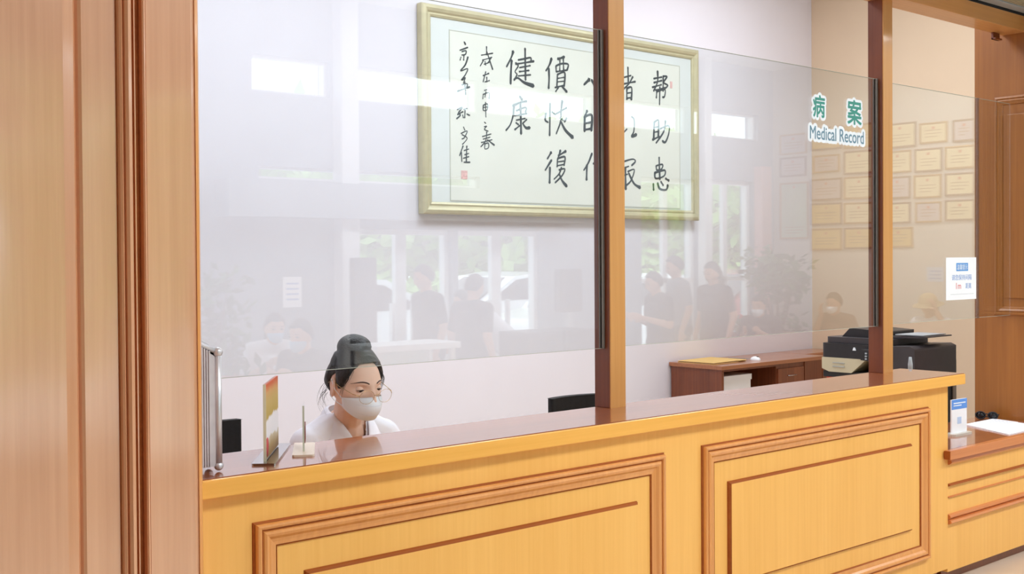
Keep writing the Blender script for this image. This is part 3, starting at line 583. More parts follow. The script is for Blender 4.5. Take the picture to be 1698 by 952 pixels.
# ------------------------------------------------------------------ things on the counters
fc = thing('aluminium_case', 'ribbed aluminium carry case standing on the counter beside the pillar', 'case', (1.40, 3.12, ZT), world=True)
ZB = ZT+.004
x0, x1, y0, y1, z0, z1 = 1.2, 1.567, 3.085, 3.165, ZB+.012, 1.432
xk, zk = 1.503, z1+.034
pb = MB(); pb.prism([(x0, z0), (x1-.002, z0), (x1-.002, z1), (xk, zk), (x0, zk)], y0+.006, y1-.006, 'y'); pb.build('shell', ALUR, fc)
rb_ = MB(); k = 0; x = x0+.03
while x < x1-.022:
    rb_.prism([(x-.0035, y0+.007), (x-.002, y0), (x+.002, y0), (x+.0035, y0+.007)], z0+.003, zk-max(0, x-xk)*.54-.006, 'z'); x += .0075
rb_.build('ribbed_face', ALUR, fc)
for a in ((x1, y0+.008), (x1, y1-.008), (x0, y0+.008), (x0, y1-.008)):
    MB().tube([(a[0], a[1], z0+.004), (a[0], a[1], z1)], .0105, 10).build('edge_rail', ALU, fc)
    MB().ball((a[0], a[1], z0), .0135).build('corner_cap', ALU, fc); MB().ball((a[0], a[1], z1+.004), .0145).build('corner_cap', ALU, fc)
MB().tube([(x0, y0+.008, zk), (xk, y0+.008, zk), (x1, y0+.008, z1+.003)], .008, 8).build('edge_rail', ALU, fc)
MB().tube([(x0, y1-.008, zk+.022), (xk, y1-.008, zk+.022), (x1, y1-.008, z1+.016)], .008, 8).build('edge_rail', ALU, fc)
tp = MB(); L_ = []
for dz in (.006, -.012):
    for yy, dd in ((y0+.006, 0), (y1-.006, .022)):
        L_ += [(x0, yy, zk+dd+dz), (xk, yy, zk+dd+dz), (x1, yy, z1+dd*.7+dz)]
tp.add(L_, [(0, 1, 4, 3), (1, 2, 5, 4), (9, 10, 7, 6), (10, 11, 8, 7), (0, 6, 7, 1), (1, 7, 8, 2), (3, 4, 10, 9), (4, 5, 11, 10), (2, 8, 11, 5), (0, 3, 9, 6)]); tp.build('lid_top', mat('pale case lid', rgb(214, 216, 216), .3, metal=.3, var=.04), fc)
MB().box(x1+.004, x1+.012, 3.11, 3.14, 1.2, 1.215).build('latch', CHROME, fc); MB().box(x1+.004, x1+.012, 3.11, 3.14, 1.33, 1.345).build('latch', CHROME, fc)
# poster stand
ps = thing('poster_stand', 'clear table stand holding a gold and red poster on a steel base', 'poster stand', (1.82, 3.235, ZT), rz=math.radians(-37))
MB().rbox(-.036, .036, -.185, .2, 0, .006, .006).build('base', CHROME, ps)
MB().box(-.0045, -.0025, -.15, .15, .006, .238).build('clear_sleeve', ACRYL, ps)
MB().box(-.0045, .0045, -.152, -.15, .006, .238).build('sleeve_edge', mat('acrylic edge', rgb(226, 218, 190), .3, var=.04), ps)
pc_ = bpy.data.materials.new('gold poster'); pc_.use_nodes = True; nt = pc_.node_tree; b = nt.nodes['Principled BSDF']; b.inputs['Roughness'].default_value = .5
tc = nt.nodes.new('ShaderNodeTexCoord'); sx = nt.nodes.new('ShaderNodeSeparateXYZ'); nz = nt.nodes.new('ShaderNodeTexNoise'); nz.inputs['Scale'].default_value = 14
ad = nt.nodes.new('ShaderNodeMath'); ad.operation = 'MULTIPLY_ADD'; ad.inputs[1].default_value = 4.0
n2 = nt.nodes.new('ShaderNodeMath'); n2.operation = 'MULTIPLY'; n2.inputs[1].default_value = .16
rp = nt.nodes.new('ShaderNodeValToRGB'); rp.color_ramp.interpolation = 'LINEAR'
els = [(.0, rgb(96, 84, 60)), (.16, rgb(150, 112, 60)), (.24, rgb(170, 140, 90)), (.34, rgb(206, 190, 160)), (.36, rgb(240, 236, 240)), (.58, rgb(240, 236, 240)), (.61, rgb(186, 158, 70)), (.78, rgb(196, 168, 96)), (.9, rgb(208, 160, 100)), (1.0, rgb(206, 96, 56))]
while len(rp.color_ramp.elements) < len(els): rp.color_ramp.elements.new(.5)
for e, (p, c) in zip(rp.color_ramp.elements, els): e.position = p; e.color = (*c, 1)
for a, b_ in ((tc.outputs['Object'], sx.inputs[0]), (tc.outputs['Object'], nz.inputs['Vector']), (sx.outputs['Z'], ad.inputs[0]), (nz.outputs['Fac'], n2.inputs[0]), (n2.outputs[0], ad.inputs[2]), (ad.outputs[0], rp.inputs[0]), (rp.outputs[0], b.inputs['Base Color'])): nt.links.new(a, b_)
po = MB().box(-.002, .002, -.148, .148, .01, .235).build('poster', pc_, ps)
MB().lathe([(.001, 0), (.018, 0), (.018, .002), (.001, .002)], M=Matrix.Translation((.0022, -.12, .045)) @ Matrix.Diagonal((1, 1.3, 1.6, 1)) @ Matrix.Rotation(math.pi/2, 4, 'Y')).build('red_patch', mat('poster red', rgb(190, 70, 70), .6, var=.1), po)
# small card holder
ch = thing('card_holder', 'small clear card holder with a dark red card near the clerk', 'card holder', (1.945, 3.25, ZT), rz=math.radians(-32))
MB().rbox(-.034, .034, -.13, .12, 0, .006, .008).build('base', mat('frosted acrylic', rgb(222, 206, 186), .3, var=.04), ch)
MB().box(-.003, .003, -.06, .06, .006, .15).build('clear_upright', ACRYL, ch)
MB().box(.0032, .005, -.05, .05, .03, .085).build('card', mat('dark red card', rgb(128, 52, 34), .6, var=.15), ch)
MB().box(-.003, .003, -.062, -.0602, .006, .15).build('upright_edge', EDGE, ch)
# stand on the low counter
cs = thing('table_sign', 'small white and blue acrylic sign on the low counter', 'table sign', (6.15, 3.25, .7), rz=math.radians(-3))
MB().rbox(-.1, .1, -.035, .035, 0, .012, .03).build('base', mat('clear sign base', rgb(206, 198, 186), .2, var=.03), cs)
MB().box(-.077, .077, -.004, .004, .012, .2).build('panel', WHITEP, cs)
MB().box(-.077, .077, -.0052, -.0041, .145, .2).build('blue_header', mat('bright blue print', rgb(96, 152, 232), .5, var=.05), cs)
hw = MB().box(-.06, .06, -.0062, -.0053, .176, .182).box(-.06, .02, -.0062, -.0053, .163, .168).build('header_lines', STICK, cs)
MB().box(-.02, .02, -.0052, -.0041, .062, .1).build('blue_patch', mat('pale blue print', rgb(190, 210, 240), .5, var=.05), cs)
# papers
pp = thing('open_booklet', 'open white booklet lying on the low counter', 'booklet', (6.6, 3.27, .7), world=True)
A, B, C_, D = Vector((6.33, 3.05)), Vector((6.51, 3.40)), Vector((6.86, 3.40)), Vector((6.78, 3.06))
def quad_slab(P, z0, z1): return MB().prism([(p.x, p.y) for p in P], z0, z1, 'z')
AB, DC = A.lerp(B, .5), D.lerp(C_, .5)
quad_slab([A, D, DC, AB], .7001, .706).build('near_page', WHITEP, pp); quad_slab([AB, DC, C_, B], .7001, .708).build('far_page', WHITEP, pp)
ln = MB()
for k in range(5):
    t = .12+.16*k; a, b = AB.lerp(B, t), DC.lerp(C_, t); a2, b2 = a.lerp(b, .08), a.lerp(b, .9); ln.prism([(a2.x, a2.y), (b2.x, b2.y), (b2.x, b2.y+.004), (a2.x, a2.y+.004)], .708, .7085, 'z')
ln.build('printed_lines', mat('grey print', rgb(196, 200, 214), .7, var=.05), pp)
sgz = thing('spectacles', 'black folded spectacles on the low counter against the pier', 'spectacles', (6.86, 3.44, .7), rz=math.radians(-70))
for s in (-1, 1):
    MB().tube([(s*.035+.028*math.cos(a), -.03, .026+.022*math.sin(a)) for a in [2*math.pi*k/16 for k in range(16)]], .004, 6, True).build('rim', BLACKP, sgz)
    MB().tube([(s*.064, -.03, .034), (s*.066, .01, .03), (s*.02, .03+.008*s, .012), (-s*.05, .035+.008*s, .006)], .0035, 6).build('temple', BLACKP, sgz)
    MB().lathe([(.001, -.001), (.026, -.001), (.026, .001), (.001, .001)], M=Matrix.Translation((s*.035, -.03, .026)) @ Matrix.Diagonal((1, 1, .8, 1)) @ Matrix.Rotation(math.pi/2, 4, 'X')).build('lens', mat('dark lens', rgb(24, 24, 28), .1, var=.05), sgz)
MB().tube([(-.01, -.03, .034), (0, -.032, .037), (.01, -.03, .034)], .003, 6).build('bridge', BLACKP, sgz)
# ------------------------------------------------------------------ people
SKIN = mat('skin', rgb(236, 198, 176), 0.55, var=0.05, vscale=9)
SKIN2 = mat('tanned skin', rgb(206, 158, 128), 0.55, var=0.05, vscale=9)
HAIR = mat('black hair', rgb(24, 20, 20), 0.42, var=0.35, vscale=60, bump=.35, bscale=160)
WCOAT = mat('white cotton', rgb(238, 240, 250), 0.8, var=0.02, vscale=8, bump=.06, bscale=60)
MASKM = mat('white face mask', rgb(232, 238, 244), 0.75, var=0.02, vscale=20, bump=.05, bscale=200)
EYEW = mat('eye white', rgb(226, 220, 216), .3, var=.02)
IRIS = mat('dark iris', rgb(30, 20, 16), .15, var=.1)
LASH = mat('lash and brow', rgb(40, 30, 28), .6, var=.1)
GOLDW = mat('thin gold wire', rgb(190, 160, 104), .25, metal=.9, var=.04)
LIP = mat('lip', rgb(190, 112, 104), .5, var=.05)

def head_surf(d, female=True):
    """point of a head surface for a direction d = (side, forward, up)"""
    s, f, u = d
    p = Vector((s*.0735, f*.094, u*(.115 if u > 0 else .104)))
    if u < 0:
        t = -u; k = 1-.36*t**1.7; p.x *= k
        p.y = p.y*(1-.22*t) + (.018*t if f > 0 else -.004*t)
        if f < -.1: p.y *= (1-.35*t); p.z *= (1-.15*t)
    if f > 0: p.y *= 1-.05*abs(s)
    g = lambda cx, cz, wx, wz: math.exp(-((p.x-cx)/wx)**2-((p.z-cz)/wz)**2) if f > 0 else 0
    y = 0
    y += .021*g(0, -.028, .0125, .013)+.010*g(0, -.008, .009, .022)+.004*g(.011, -.033, .007, .007)+.004*g(-.011, -.033, .007, .007)
    for sg_ in (-1, 1):
        y += -.0105*g(sg_*.033, .010, .019, .011)+.0035*g(sg_*.034, .030, .024, .008)+.004*g(sg_*.046, -.022, .018, .018)
    y += .006*g(0, -.062, .022, .006)+.005*g(0, -.072, .018, .006)-.004*g(0, -.067, .02, .003)+.008*g(0, -.098, .02, .014)
    p.y += y
    return p
def head_mesh(mb, M, n=72, m=54, ears=True):
    def fn(u, v):
        a = 2*math.pi*u; t = math.pi*v; d = (math.sin(t)*math.sin(a), math.sin(t)*math.cos(a), math.cos(t))
        return M @ head_surf(d)
    mb.grid(fn, n, m, True, True)
    if ears:
        for s in (-1, 1):
            E = M @ Matrix.Translation((s*.0735, -.012, -.004)) @ Matrix.Rotation(s*math.radians(-24), 4, 'Z') @ Matrix.Rotation(math.radians(-8), 4, 'X')
            mb.ball((0, 0, 0), .0075, .017, .03, 12, 8, None) if False else None
            pts = [(0, .019*math.cos(a)-.001, .031*math.sin(a)+(.002 if a < math.pi else -.004)) for a in [2*math.pi*k/18 for k in range(18)]]
            mb.tube([E @ Vector(p) for p in pts], .0052, 8, True)
            bl = MB().ball((0, 0, 0), .0045, .016, .027, 12, 8); mb.add([E @ Vector(v)+E.to_3x3() @ Vector((-s*.002, 0, 0)) for v in bl.v], bl.f, True)
def hand(mb, wrist, dirv, palm_n, side, curl=.5, r=.0095):
    """palm, four fingers of unequal length and a thumb"""
    d = Vector(dirv).normalized(); n = Vector(palm_n); n = (n-d*n.dot(d)).normalized(); w = d.cross(n)*side
    wr = Vector(wrist); k0 = wr+d*.085
    for q in (-1, -.35, .35, 1): mb.capsule(wr+d*.012+w*q*.014, .016, k0+w*q*.027, .0125, 8)
    for q, L in ((-1, .066), (-.35, .080), (.35, .086), (1, .076)):
        a = k0+w*q*.029; dd = d; p = a
        for j, fr in enumerate((.45, .32, .23)):
            ang = curl*(.55+.45*j); dd = (dd*math.cos(ang)+n*math.sin(ang)).normalized(); e = p+dd*L*fr
            mb.capsule(p, r*(1-.1*j), e, r*(.92-.1*j), 8); p = e
    t0 = wr+d*.03+w*.03; t1 = t0+(d*.6+w*.7+n*.35).normalized()*.036; t2 = t1+(d*.85+w*.1+n*.5).normalized()*.032
    mb.capsule(t0, .014, t1, .0115, 8); mb.capsule(t1, .011, t2, .0085, 8)
POSES = {
 'stand': dict(pel=(0, 0, .90), ch=(0, .01, 1.20), nk=(0, .02, 1.40), hd=(0, .045, 1.535), el=[(-.235, -.03, 1.10), (.235, -.03, 1.10)], wr=[(-.235, .06, .87), (.235, .06, .87)], kn=[(-.1, .02, .49), (.1, .02, .49)], an=[(-.1, -.01, .085), (.1, -.01, .085)], fd=(0, 0, -1)),
 'phone': dict(pel=(0, 0, .90), ch=(0, .01, 1.20), nk=(0, .03, 1.39), hd=(0, .075, 1.51), el=[(-.235, .02, 1.09), (.235, .02, 1.09)], wr=[(-.09, .25, 1.16), (.10, .25, 1.16)], kn=[(-.1, .02, .49), (.1, .02, .49)], an=[(-.1, -.01, .085), (.12, .03, .085)], fd=(.2, 1, .25)),
 'lean': dict(pel=(0, -.12, .90), ch=(0, .12, 1.13), nk=(0, .27, 1.27), hd=(0, .36, 1.36), el=[(-.23, .25, 1.0), (.23, .25, 1.0)], wr=[(-.16, .46, .93), (.16, .46, .93)], kn=[(-.1, -.03, .49), (.1, -.03, .49)], an=[(-.1, -.05, .085), (.1, -.05, .085)], fd=(.1, 1, -.2)),
 'sit': dict(pel=(0, 0, .53), ch=(0, -.01, .84), nk=(0, .0, 1.05), hd=(0, .035, 1.185), el=[(-.235, .05, .74), (.235, .05, .74)], wr=[(-.08, .26, .74), (.08, .26, .74)], kn=[(-.11, .42, .50), (.11, .42, .50)], an=[(-.11, .42, .085), (.11, .42, .085)], fd=(.2, 1, -.1)),
 'sitphone': dict(pel=(0, 0, .53), ch=(0, 0, .84), nk=(0, .03, 1.05), hd=(0, .08, 1.17), el=[(-.235, .06, .76), (.235, .06, .76)], wr=[(-.08, .27, .90), (.08, .27, .90)], kn=[(-.11, .42, .50), (.11, .42, .50)], an=[(-.11, .42, .085), (.11, .42, .085)], fd=(.2, 1, .3)),
 'sitface': dict(pel=(0, 0, .53), ch=(0, 0, .84), nk=(0, .03, 1.05), hd=(.02, .08, 1.18), el=[(-.24, .10, .80), (.30, .02, .80)], wr=[(-.09, .16, 1.05), (.34, .24, .72)], kn=[(-.11, .42, .50), (.11, .42, .50)], an=[(-.11, .42, .085), (.11, .42, .085)], fd=(.15, .4, 1)),
 'sithat': dict(pel=(0, 0, .53), ch=(0, 0, .84), nk=(0, .03, 1.05), hd=(0, .07, 1.18), el=[(-.25, .05, .82), (.26, .06, .82)], wr=[(-.1, .22, .80), (.13, .14, 1.12)], kn=[(-.11, .42, .50), (.11, .42, .50)], an=[(-.11, .42, .085), (.11, .42, .085)], fd=(-.1, .5, 1)),
}
def person(label, loc, rz, pose, shirt, trous, hair='short', mask=False, hat=None, skin=SKIN2, sc=1.0, female=False, nod=12, turn=0):
    p = POSES[pose]; V = Vector
    t = thing('person', label, 'person', loc, None, rz); t.scale = (sc,)*3
    sh_w = .165 if female else .185
    ch, nk, hd, pel = V(p['ch']), V(p['nk']), V(p['hd']), V(p['pel'])
    ax = (nk-ch).normalized()
    sh = [nk-ax*.055+V((s*sh_w, -.005, 0)) for s in (-1, 1)]; hp = [pel+V((s*.095, 0, -.02)) for s in (-1, 1)]
    HM = Matrix.Translation(hd) @ Matrix.Rotation(math.radians(turn), 4, 'Z') @ Matrix.Rotation(math.radians(-nod), 4, 'X')
    def torso(mb, g):
        mb.capsule(pel+V((-.06, 0, 0)), .115+g, pel+V((.06, 0, 0)), .115+g); mb.capsule(pel, .13+g, ch, .125+g)
        for s in (-1, 1): mb.capsule(pel+V((s*.05, 0, .05)), .105+g, ch+V((s*.065, 0, .03)), .1+g)
        mb.capsule(ch+V((-.06, 0, .03)), .11+g, ch+V((.06, 0, .03)), .11+g)
        for s, a in zip((-1, 1), sh): mb.capsule(nk-ax*.03, .06+g, a, .055+g); mb.capsule(ch+V((s*.08, 0, .02)), .09+g, a, .058+g)
    b = MB(); torso(b, 0); b.capsule(nk-ax*.05, .056, hd+V((0, -.015, -.05)), .052); head_mesh(b, HM, 40, 30)
    for k in (0, 1):
        b.capsule(sh[k], .053, p['el'][k], .041); b.capsule(p['el'][k], .04, p['wr'][k], .028)
        b.capsule(hp[k], .085, p['kn'][k], .058); b.capsule(p['kn'][k], .056, p['an'][k], .038)
        a = V(p['an'][k]); b.capsule(a+V((0, -.02, -.03)), .035, a+V((0, .13, -.05)), .03)
        hand(b, p['wr'][k], V(p['fd']) if k == 0 or pose not in ('sitface', 'sithat') else V((-.2 if pose == 'sithat' else 0, .3, 1)) if pose == 'sithat' else V((0, 1, -.2)), V((1 if k == 0 else -1, 0, .1)), 1 if k == 0 else -1, .45, .0105)
    body = link('body', remesh(b, .0115, 3, 'body'), t); body.data.materials.clear(); body.data.materials.append(skin)
    s = MB(); torso(s, .012)
    for k in (0, 1):
        s.capsule(sh[k], .066, V(sh[k]).lerp(V(p['el'][k]), .72), .056)
    link('shirt', remesh(s, .014, 4, 'shirt'), t).data.materials.append(shirt)
    q = MB(); q.capsule(pel+V((-.06, 0, -.01)), .13, pel+V((.06, 0, -.01)), .13)
    for k in (0, 1): q.capsule(hp[k], .1, p['kn'][k], .075); q.capsule(p['kn'][k], .075, V(p['an'][k])+V((0, 0, .03)), .058)
    link('trousers', remesh(q, .014, 4, 'trousers'), t).data.materials.append(trous)
    for k in (0, 1):
        a = V(p['an'][k]); f = MB().capsule(a+V((0, -.03, -.042)), .043, a+V((0, .14, -.048)), .037).box(a.x-.04, a.x+.04, a.y-.07, a.y+.17, .0, .014)
        link('shoe', remesh(f, .009, 3, 'shoe'), t).data.materials.append(BLACKP)
    for s_x in (-1, 1):
        e_ = MB().ball((0, 0, 0), .013, .008, .0065, 10, 8); e_.v = [tuple(HM @ (V(v)+V((s_x*.032, .0815, .010)))) for v in e_.v]; e_.build('eye', IRIS, t)
        e_ = MB().tube([HM @ V((s_x*x, .088-.25*(x-.032)**2/.03, .031+.003*math.sin((x-.016)*90))) for x in (.018, .028, .038, .048)], [.0022, .003, .0028, .0015], 6).build('eyebrow', LASH, t)
    hm = MB()
    def hfn(u, v):
        a = 2*math.pi*u; tt = math.pi*v*(.62 if hair != 'long' else .7); d = (math.sin(tt)*math.sin(a), math.sin(tt)*math.cos(a), math.cos(tt))
        f = d[1]
        lim = .60 if f > .55 else (.60-(.55-f)*1.05)
        dz = max(d[2], lim) if f > -.2 else d[2]
        pp = head_surf((d[0], d[1], d[2])); pp = pp*1.0+Vector(d)*.014
        if d[2] < lim and f > -.35: pp = head_surf(d)*.9
        return HM @ pp
    hm.grid(hfn, 40, 24, True, True)
    if hair == 'long': hm.capsule(HM @ V((0, -.075, -.02)), .06, HM @ V((0, -.09, -.16)), .05)
    if hair == 'bun': hm.ball(HM @ V((0, -.11, .03)), .04)
    if hair != 'none': hm.build('hair', HAIR, t)
    if mask: mask_mesh(HM, 22, 10).build('face_mask', MASKM if mask is True else mask, t)
    if hat:
        c = MB(); c.lathe([(.001, .135), (.05, .13), (.085, .1), (.1, .05), (.1, .035), (.16, .015), (.165, .01), (.1, .02), (.09, .03)], n=28); c.v = [tuple(HM @ V(v)) for v in c.v]; c.build('sun_hat', hat, t)
    return t
def mask_mesh(HM, nu=40, nv=20, off=0.0):
    mb = MB()
    def fn(u, v):
        x = (u-.5)*2                                # -1..1 side to side
        top = -.014-.016*abs(x)**1.6; bot = -.099+.036*abs(x)**2.4
        z = top+(bot-top)*v; a = x*1.22
        bulge = math.sin(math.pi*min(1, max(0, v*.9+.08)))
        ridge = (1-abs(x)**2.2)
        rr = .094+.006*ridge+.020*bulge*ridge
        if v < .12: rr -= .004*(1-v/.12)*ridge
        yy = rr*math.cos(a)*(1-.06*v); xx = (.066-.008*v*abs(x)**.5)*math.sin(a)/math.sin(1.22)*1.03
        return HM @ Vector((xx, yy+.012*(1-abs(x))*0, z))
    mb.grid(fn, nu, nv); return mb
DKNAVY = mat('dark navy cloth', rgb(34, 36, 46), .85, var=.1); BLK = mat('black cloth', rgb(22, 22, 24), .85, var=.1)
GREYC = mat('grey cloth', rgb(120, 126, 132), .85, var=.06); WHC = mat('white shirt cloth', rgb(226, 230, 238), .8, var=.03); DKGR = mat('dark grey trousers', rgb(44, 46, 52), .85, var=.08)
BLUEM = mat('pale blue mask', rgb(150, 190, 220), .7, var=.03); STRAW = mat('straw hat', rgb(196, 172, 128), .8, var=.12, vscale=40); BROWNC = mat('brown cloth', rgb(96, 70, 54), .85, var=.08)
R = math.radians
person('seated woman in white shirt at far left of the glass reflection, facing a companion', (4.62, -1.52, 0), R(20), 'sitphone', WHC, DKGR, 'long', BLUEM, female=True, turn=-8)
person('seated man in dark shirt facing the woman in white, reflected above the clerk', (4.34, -.52, 0), R(70), 'sitphone', DKNAVY, DKGR, 'short', BLUEM)
person('standing person in black facing left at the doors, leftmost of the standing figures', (6.24, -1.62, 0), R(100), 'stand', BLK, DKGR, 'short', sc=1.0)
person('standing man in dark clothes silhouetted against the double doors', (6.24, -1.02, 0), R(-95), 'stand', DKNAVY, BLK, 'short', sc=.95)
person('person in white shirt bending forward beside the standing man', (6.98, -1.5, 0), R(120), 'lean', WHC, DKGR, 'short', sc=.96)
person('standing man in black seen against the tall window, right of the first post', (8.67, -1.04, 0), R(110), 'phone', BLK, DKGR, 'short', sc=.96)
person('standing person in grey by the tall window, between two darker figures', (9.74, -1.72, 0), R(120), 'stand', GREYC, DKGR, 'short', sc=1.04)
person('slim standing person in navy with arms at sides nearest the potted tree', (9.62, -1.12, 0), R(95), 'stand', DKNAVY, BLK, 'long', female=True)
person('seated woman in black with a face mask beside the potted tree', (10.45, -1.15, 0), R(75), 'sitphone', BLK, DKGR, 'long', True, female=True)
person('seated person in brown resting head on hand below the certificates', (11.38, -.80, 0), R(95), 'sitface', BROWNC, DKGR, 'short', True)
person('seated person in white shirt and straw hat below the certificates', (11.38, .35, 0), R(90), 'sithat', WHC, DKGR, 'long', False, STRAW, female=True)
person('seated person in grey shirt next to the straw hat person', (11.38, 1.05, 0), R(90), 'sit', GREYC, DKGR, 'short')

# ------------------------------------------------------------------ the clerk
ck = thing('person', 'seated clerk with black hair bun, glasses, face mask and white coat behind the counter', 'person', (2.43, 3.78, 0), world=True)
HC = Vector((2.362, 3.585, 1.243))
HM = Matrix.Translation(HC) @ Matrix.Rotation(R(180+3), 4, 'Z') @ Matrix.Rotation(R(-11), 4, 'X') @ Matrix.Diagonal((1.2, 1.17, 1.04, 1))
V = Vector
NK = V((2.402, 3.70, 1.118)); CHS = V((2.41, 3.77, .88)); PEL = V((2.44, 3.86, .56))
shp = [NK+V((-.165, .01, -.10)), NK+V((.165, .01, -.10))]
elb = [V((2.18, 3.66, .80)), V((2.70, 3.66, .80))]; wri = [V((2.28, 3.50, .79)), V((2.58, 3.50, .79))]
def ctorso(mb, g):
    mb.capsule(PEL+V((-.06, 0, 0)), .115+g, PEL+V((.06, 0, 0)), .115+g); mb.capsule(PEL, .125+g, CHS, .115+g)
    for s, a in zip((-1, 1), shp):
        mb.capsule(CHS+V((s*.065, 0, .03)), .095+g, PEL+V((s*.05, 0, .05)), .1+g); mb.capsule(NK+V((s*.02, .01, -.02)), .05+g*.6, a, .05+g); mb.capsule(CHS+V((s*.075, 0, .03)), .085+g, a, .054+g)
    mb.capsule(CHS+V((0, 0, .06)), .1+g, NK+V((0, .01, -.07)), .075+g)
b = MB(); ctorso(b, 0)
b.capsule(NK+V((0, .01, -.04)), .058, HC+V((.01, .055, -.075)), .053); head_mesh(b, HM, 110, 84)
for k in (0, 1):
    b.capsule(shp[k], .05, elb[k], .038); b.capsule(elb[k], .037, wri[k], .026); hand(b, wri[k], (.25*(1-2*k), -1, -.1), (0, 0, -1), -1 if k == 0 else 1, .35, .009)
    kn = V((2.33+.22*k, 3.5, .5)); hp = PEL+V((-.09+.18*k, 0, -.01)); an = V((2.33+.22*k, 3.66, .085))
    b.capsule(hp, .085, kn, .056); b.capsule(kn, .054, an, .036); b.capsule(an+V((0, .02, -.035)), .033, an+V((0, -.13, -.052)), .028)
bm_ = remesh(b, .0042, 2, 'body'); body = link('body', bm_, ck); bm_.materials.clear(); bm_.materials.append(SKIN)
bvh = BVHTree.FromPolygons([v.co.copy() for v in bm_.vertices], [tuple(p.vertices) for p in bm_.polygons])
HI = HM.inverted(); H3 = HM.to_3x3()
def onface(s, u, off=.001):
    o = HM @ V((s, .3, u)); d = (H3 @ V((0, -1, 0))).normalized(); h = bvh.ray_cast(o, d)
    if h[0] is None: return HM @ V((s, .08, u))
    return h[0]-d*off
# eyes: ball, iris, lids cast down, lashes, brows
for s in (-1, 1):
    ec = V((s*.0325, .0680, .008))
    e = MB().ball((0, 0, 0), .0125, n=20, m=14); e.v = [tuple(HM @ (V(v)+ec)) for v in e.v]; eo = e.build('eye', EYEW, ck)
    gd = V((.10, 1, -.30)).normalized(); X_ = gd.cross(V((0, 0, 1))).normalized(); Y_ = X_.cross(gd)
    i = MB()
    def ifn(u, v): a = 2*math.pi*u; th = .5*v+.001; return HM @ (ec+(gd*math.cos(th)+(X_*math.cos(a)+Y_*math.sin(a))*math.sin(th))*.0128)
    i.grid(ifn, 20, 5, True, True).build('iris', IRIS, eo)
    lid = MB()
    def lfn(u, v):
        a = (u-.5)*2.6; ph = R(88)-v*R(86)-R(14)*abs(u-.5)*2*v   # from over the top down to the lash line
        d = V((math.sin(a)*math.cos(ph), math.cos(a)*math.cos(ph), math.sin(ph))); return HM @ (ec+d*.0134)
    lid.grid(lfn, 18, 10).build('upper_eyelid', SKIN, ck)
    la = [lfn(k/14, 1.0)+H3 @ V((0, .0012, -.0004)) for k in range(1, 15)]
    MB().tube(la, [.0006+.0010*math.sin(math.pi*k/13) for k in range(14)], 6).build('eyelashes', LASH, ck)
    lo = MB()
    def lofn(u, v):
        a = (u-.5)*2.4; ph = R(-80)+v*R(46)-R(8)*abs(u-.5)*2
        d = V((math.sin(a)*math.cos(ph), math.cos(a)*math.cos(ph), math.sin(ph))); return HM @ (ec+d*.0136)
    lo.grid(lofn, 16, 6).build('lower_eyelid', SKIN, ck)
    br = MB(); pts = [onface(s*(.014+.044*k/9), .0305+.006*math.sin(math.pi*(k/9)**.8)-.006*(k/9)**3, .0012) for k in range(10)]
    br.tube(pts, [.0011+.0015*math.sin(math.pi*min(1, k/9*.9+.15))-.0008*(k/9) for k in range(10)], 6).build('eyebrow', mat('brow brown', rgb(74, 58, 52), .7, var=.1), ck)
# mouth is under the mask; keep lips small
mk = mask_mesh(HM, 56, 30); mo = mk.build('face_mask', MASKM, ck); sd = mo.modifiers.new('t', 'SOLIDIFY'); sd.thickness = .0016; sd.offset = 1
seam = MB()
for vv in (.30, .74):
    pts = []
    for k in range(25):
        u = .04+.92*k/24; x = (u-.5)*2
        j = int(round(vv*29)); i_ = int(round(u*55)); pts.append(V(mk.v[j*56+i_])+H3 @ V((0, .0016, 0)))
    seam.tube(pts, .0009, 5)
seam.build('fold_seam', mat('mask seam', rgb(214, 222, 232), .7, var=.02), mo)
for s in (-1, 1):
    iu = 0 if s < 0 else 55
    for jj in (3, 27):
        a = V(mk.v[jj*56+iu]); ear = HM @ V((s*.082, -.012, .026 if jj == 3 else -.03))
        mid = (a+ear)/2+H3 @ V((s*.008, 0, 0)); MB().tube([a, mid, ear], .0013, 6).build('ear_loop', MASKM, mo)
# glasses slipped down the nose
gl = []
GZ, GY = -.008, .119
for s in (-1, 1):
    c = V((s*.034, GY-.006, GZ)); ring = [HM @ (c+V((.026*math.cos(a), -.004*abs(math.cos(a))*(1 if s*math.cos(a) > 0 else 0), .0235*math.sin(a)))) for a in [2*math.pi*k/28 for k in range(28)]]
    g0 = MB().tube(ring, .0007, 6, True).build('glasses_rim', GOLDW, ck)
    lm_ = MB(); cc = HM @ (c+V((0, -.001, 0))); lm_.add([cc]+ring, [(0, k+1, (k+1) % 28+1) for k in range(28)], True); lm_.build('lens', glass('spectacle lens', (.97, .97, .97), .05) if 'spectacle lens' not in MATS else MATS['spectacle lens'], g0)
    MB().tube([HM @ V((s*.060, GY-.01, GZ+.006)), HM @ V((s*.072, GY-.03, GZ+.008)), HM @ V((s*.079, .03, .010)), HM @ V((s*.081, -.008, .022)), HM @ V((s*.079, -.03, .006))], .0011, 6).build('glasses_temple', GOLDW, g0)
MB().tube([HM @ V((-.0095, GY-.005, GZ+.005)), HM @ V((0, GY-.001, GZ+.009)), HM @ V((.0095, GY-.005, GZ+.005))], .001, 6).build('glasses_bridge', GOLDW, ck)
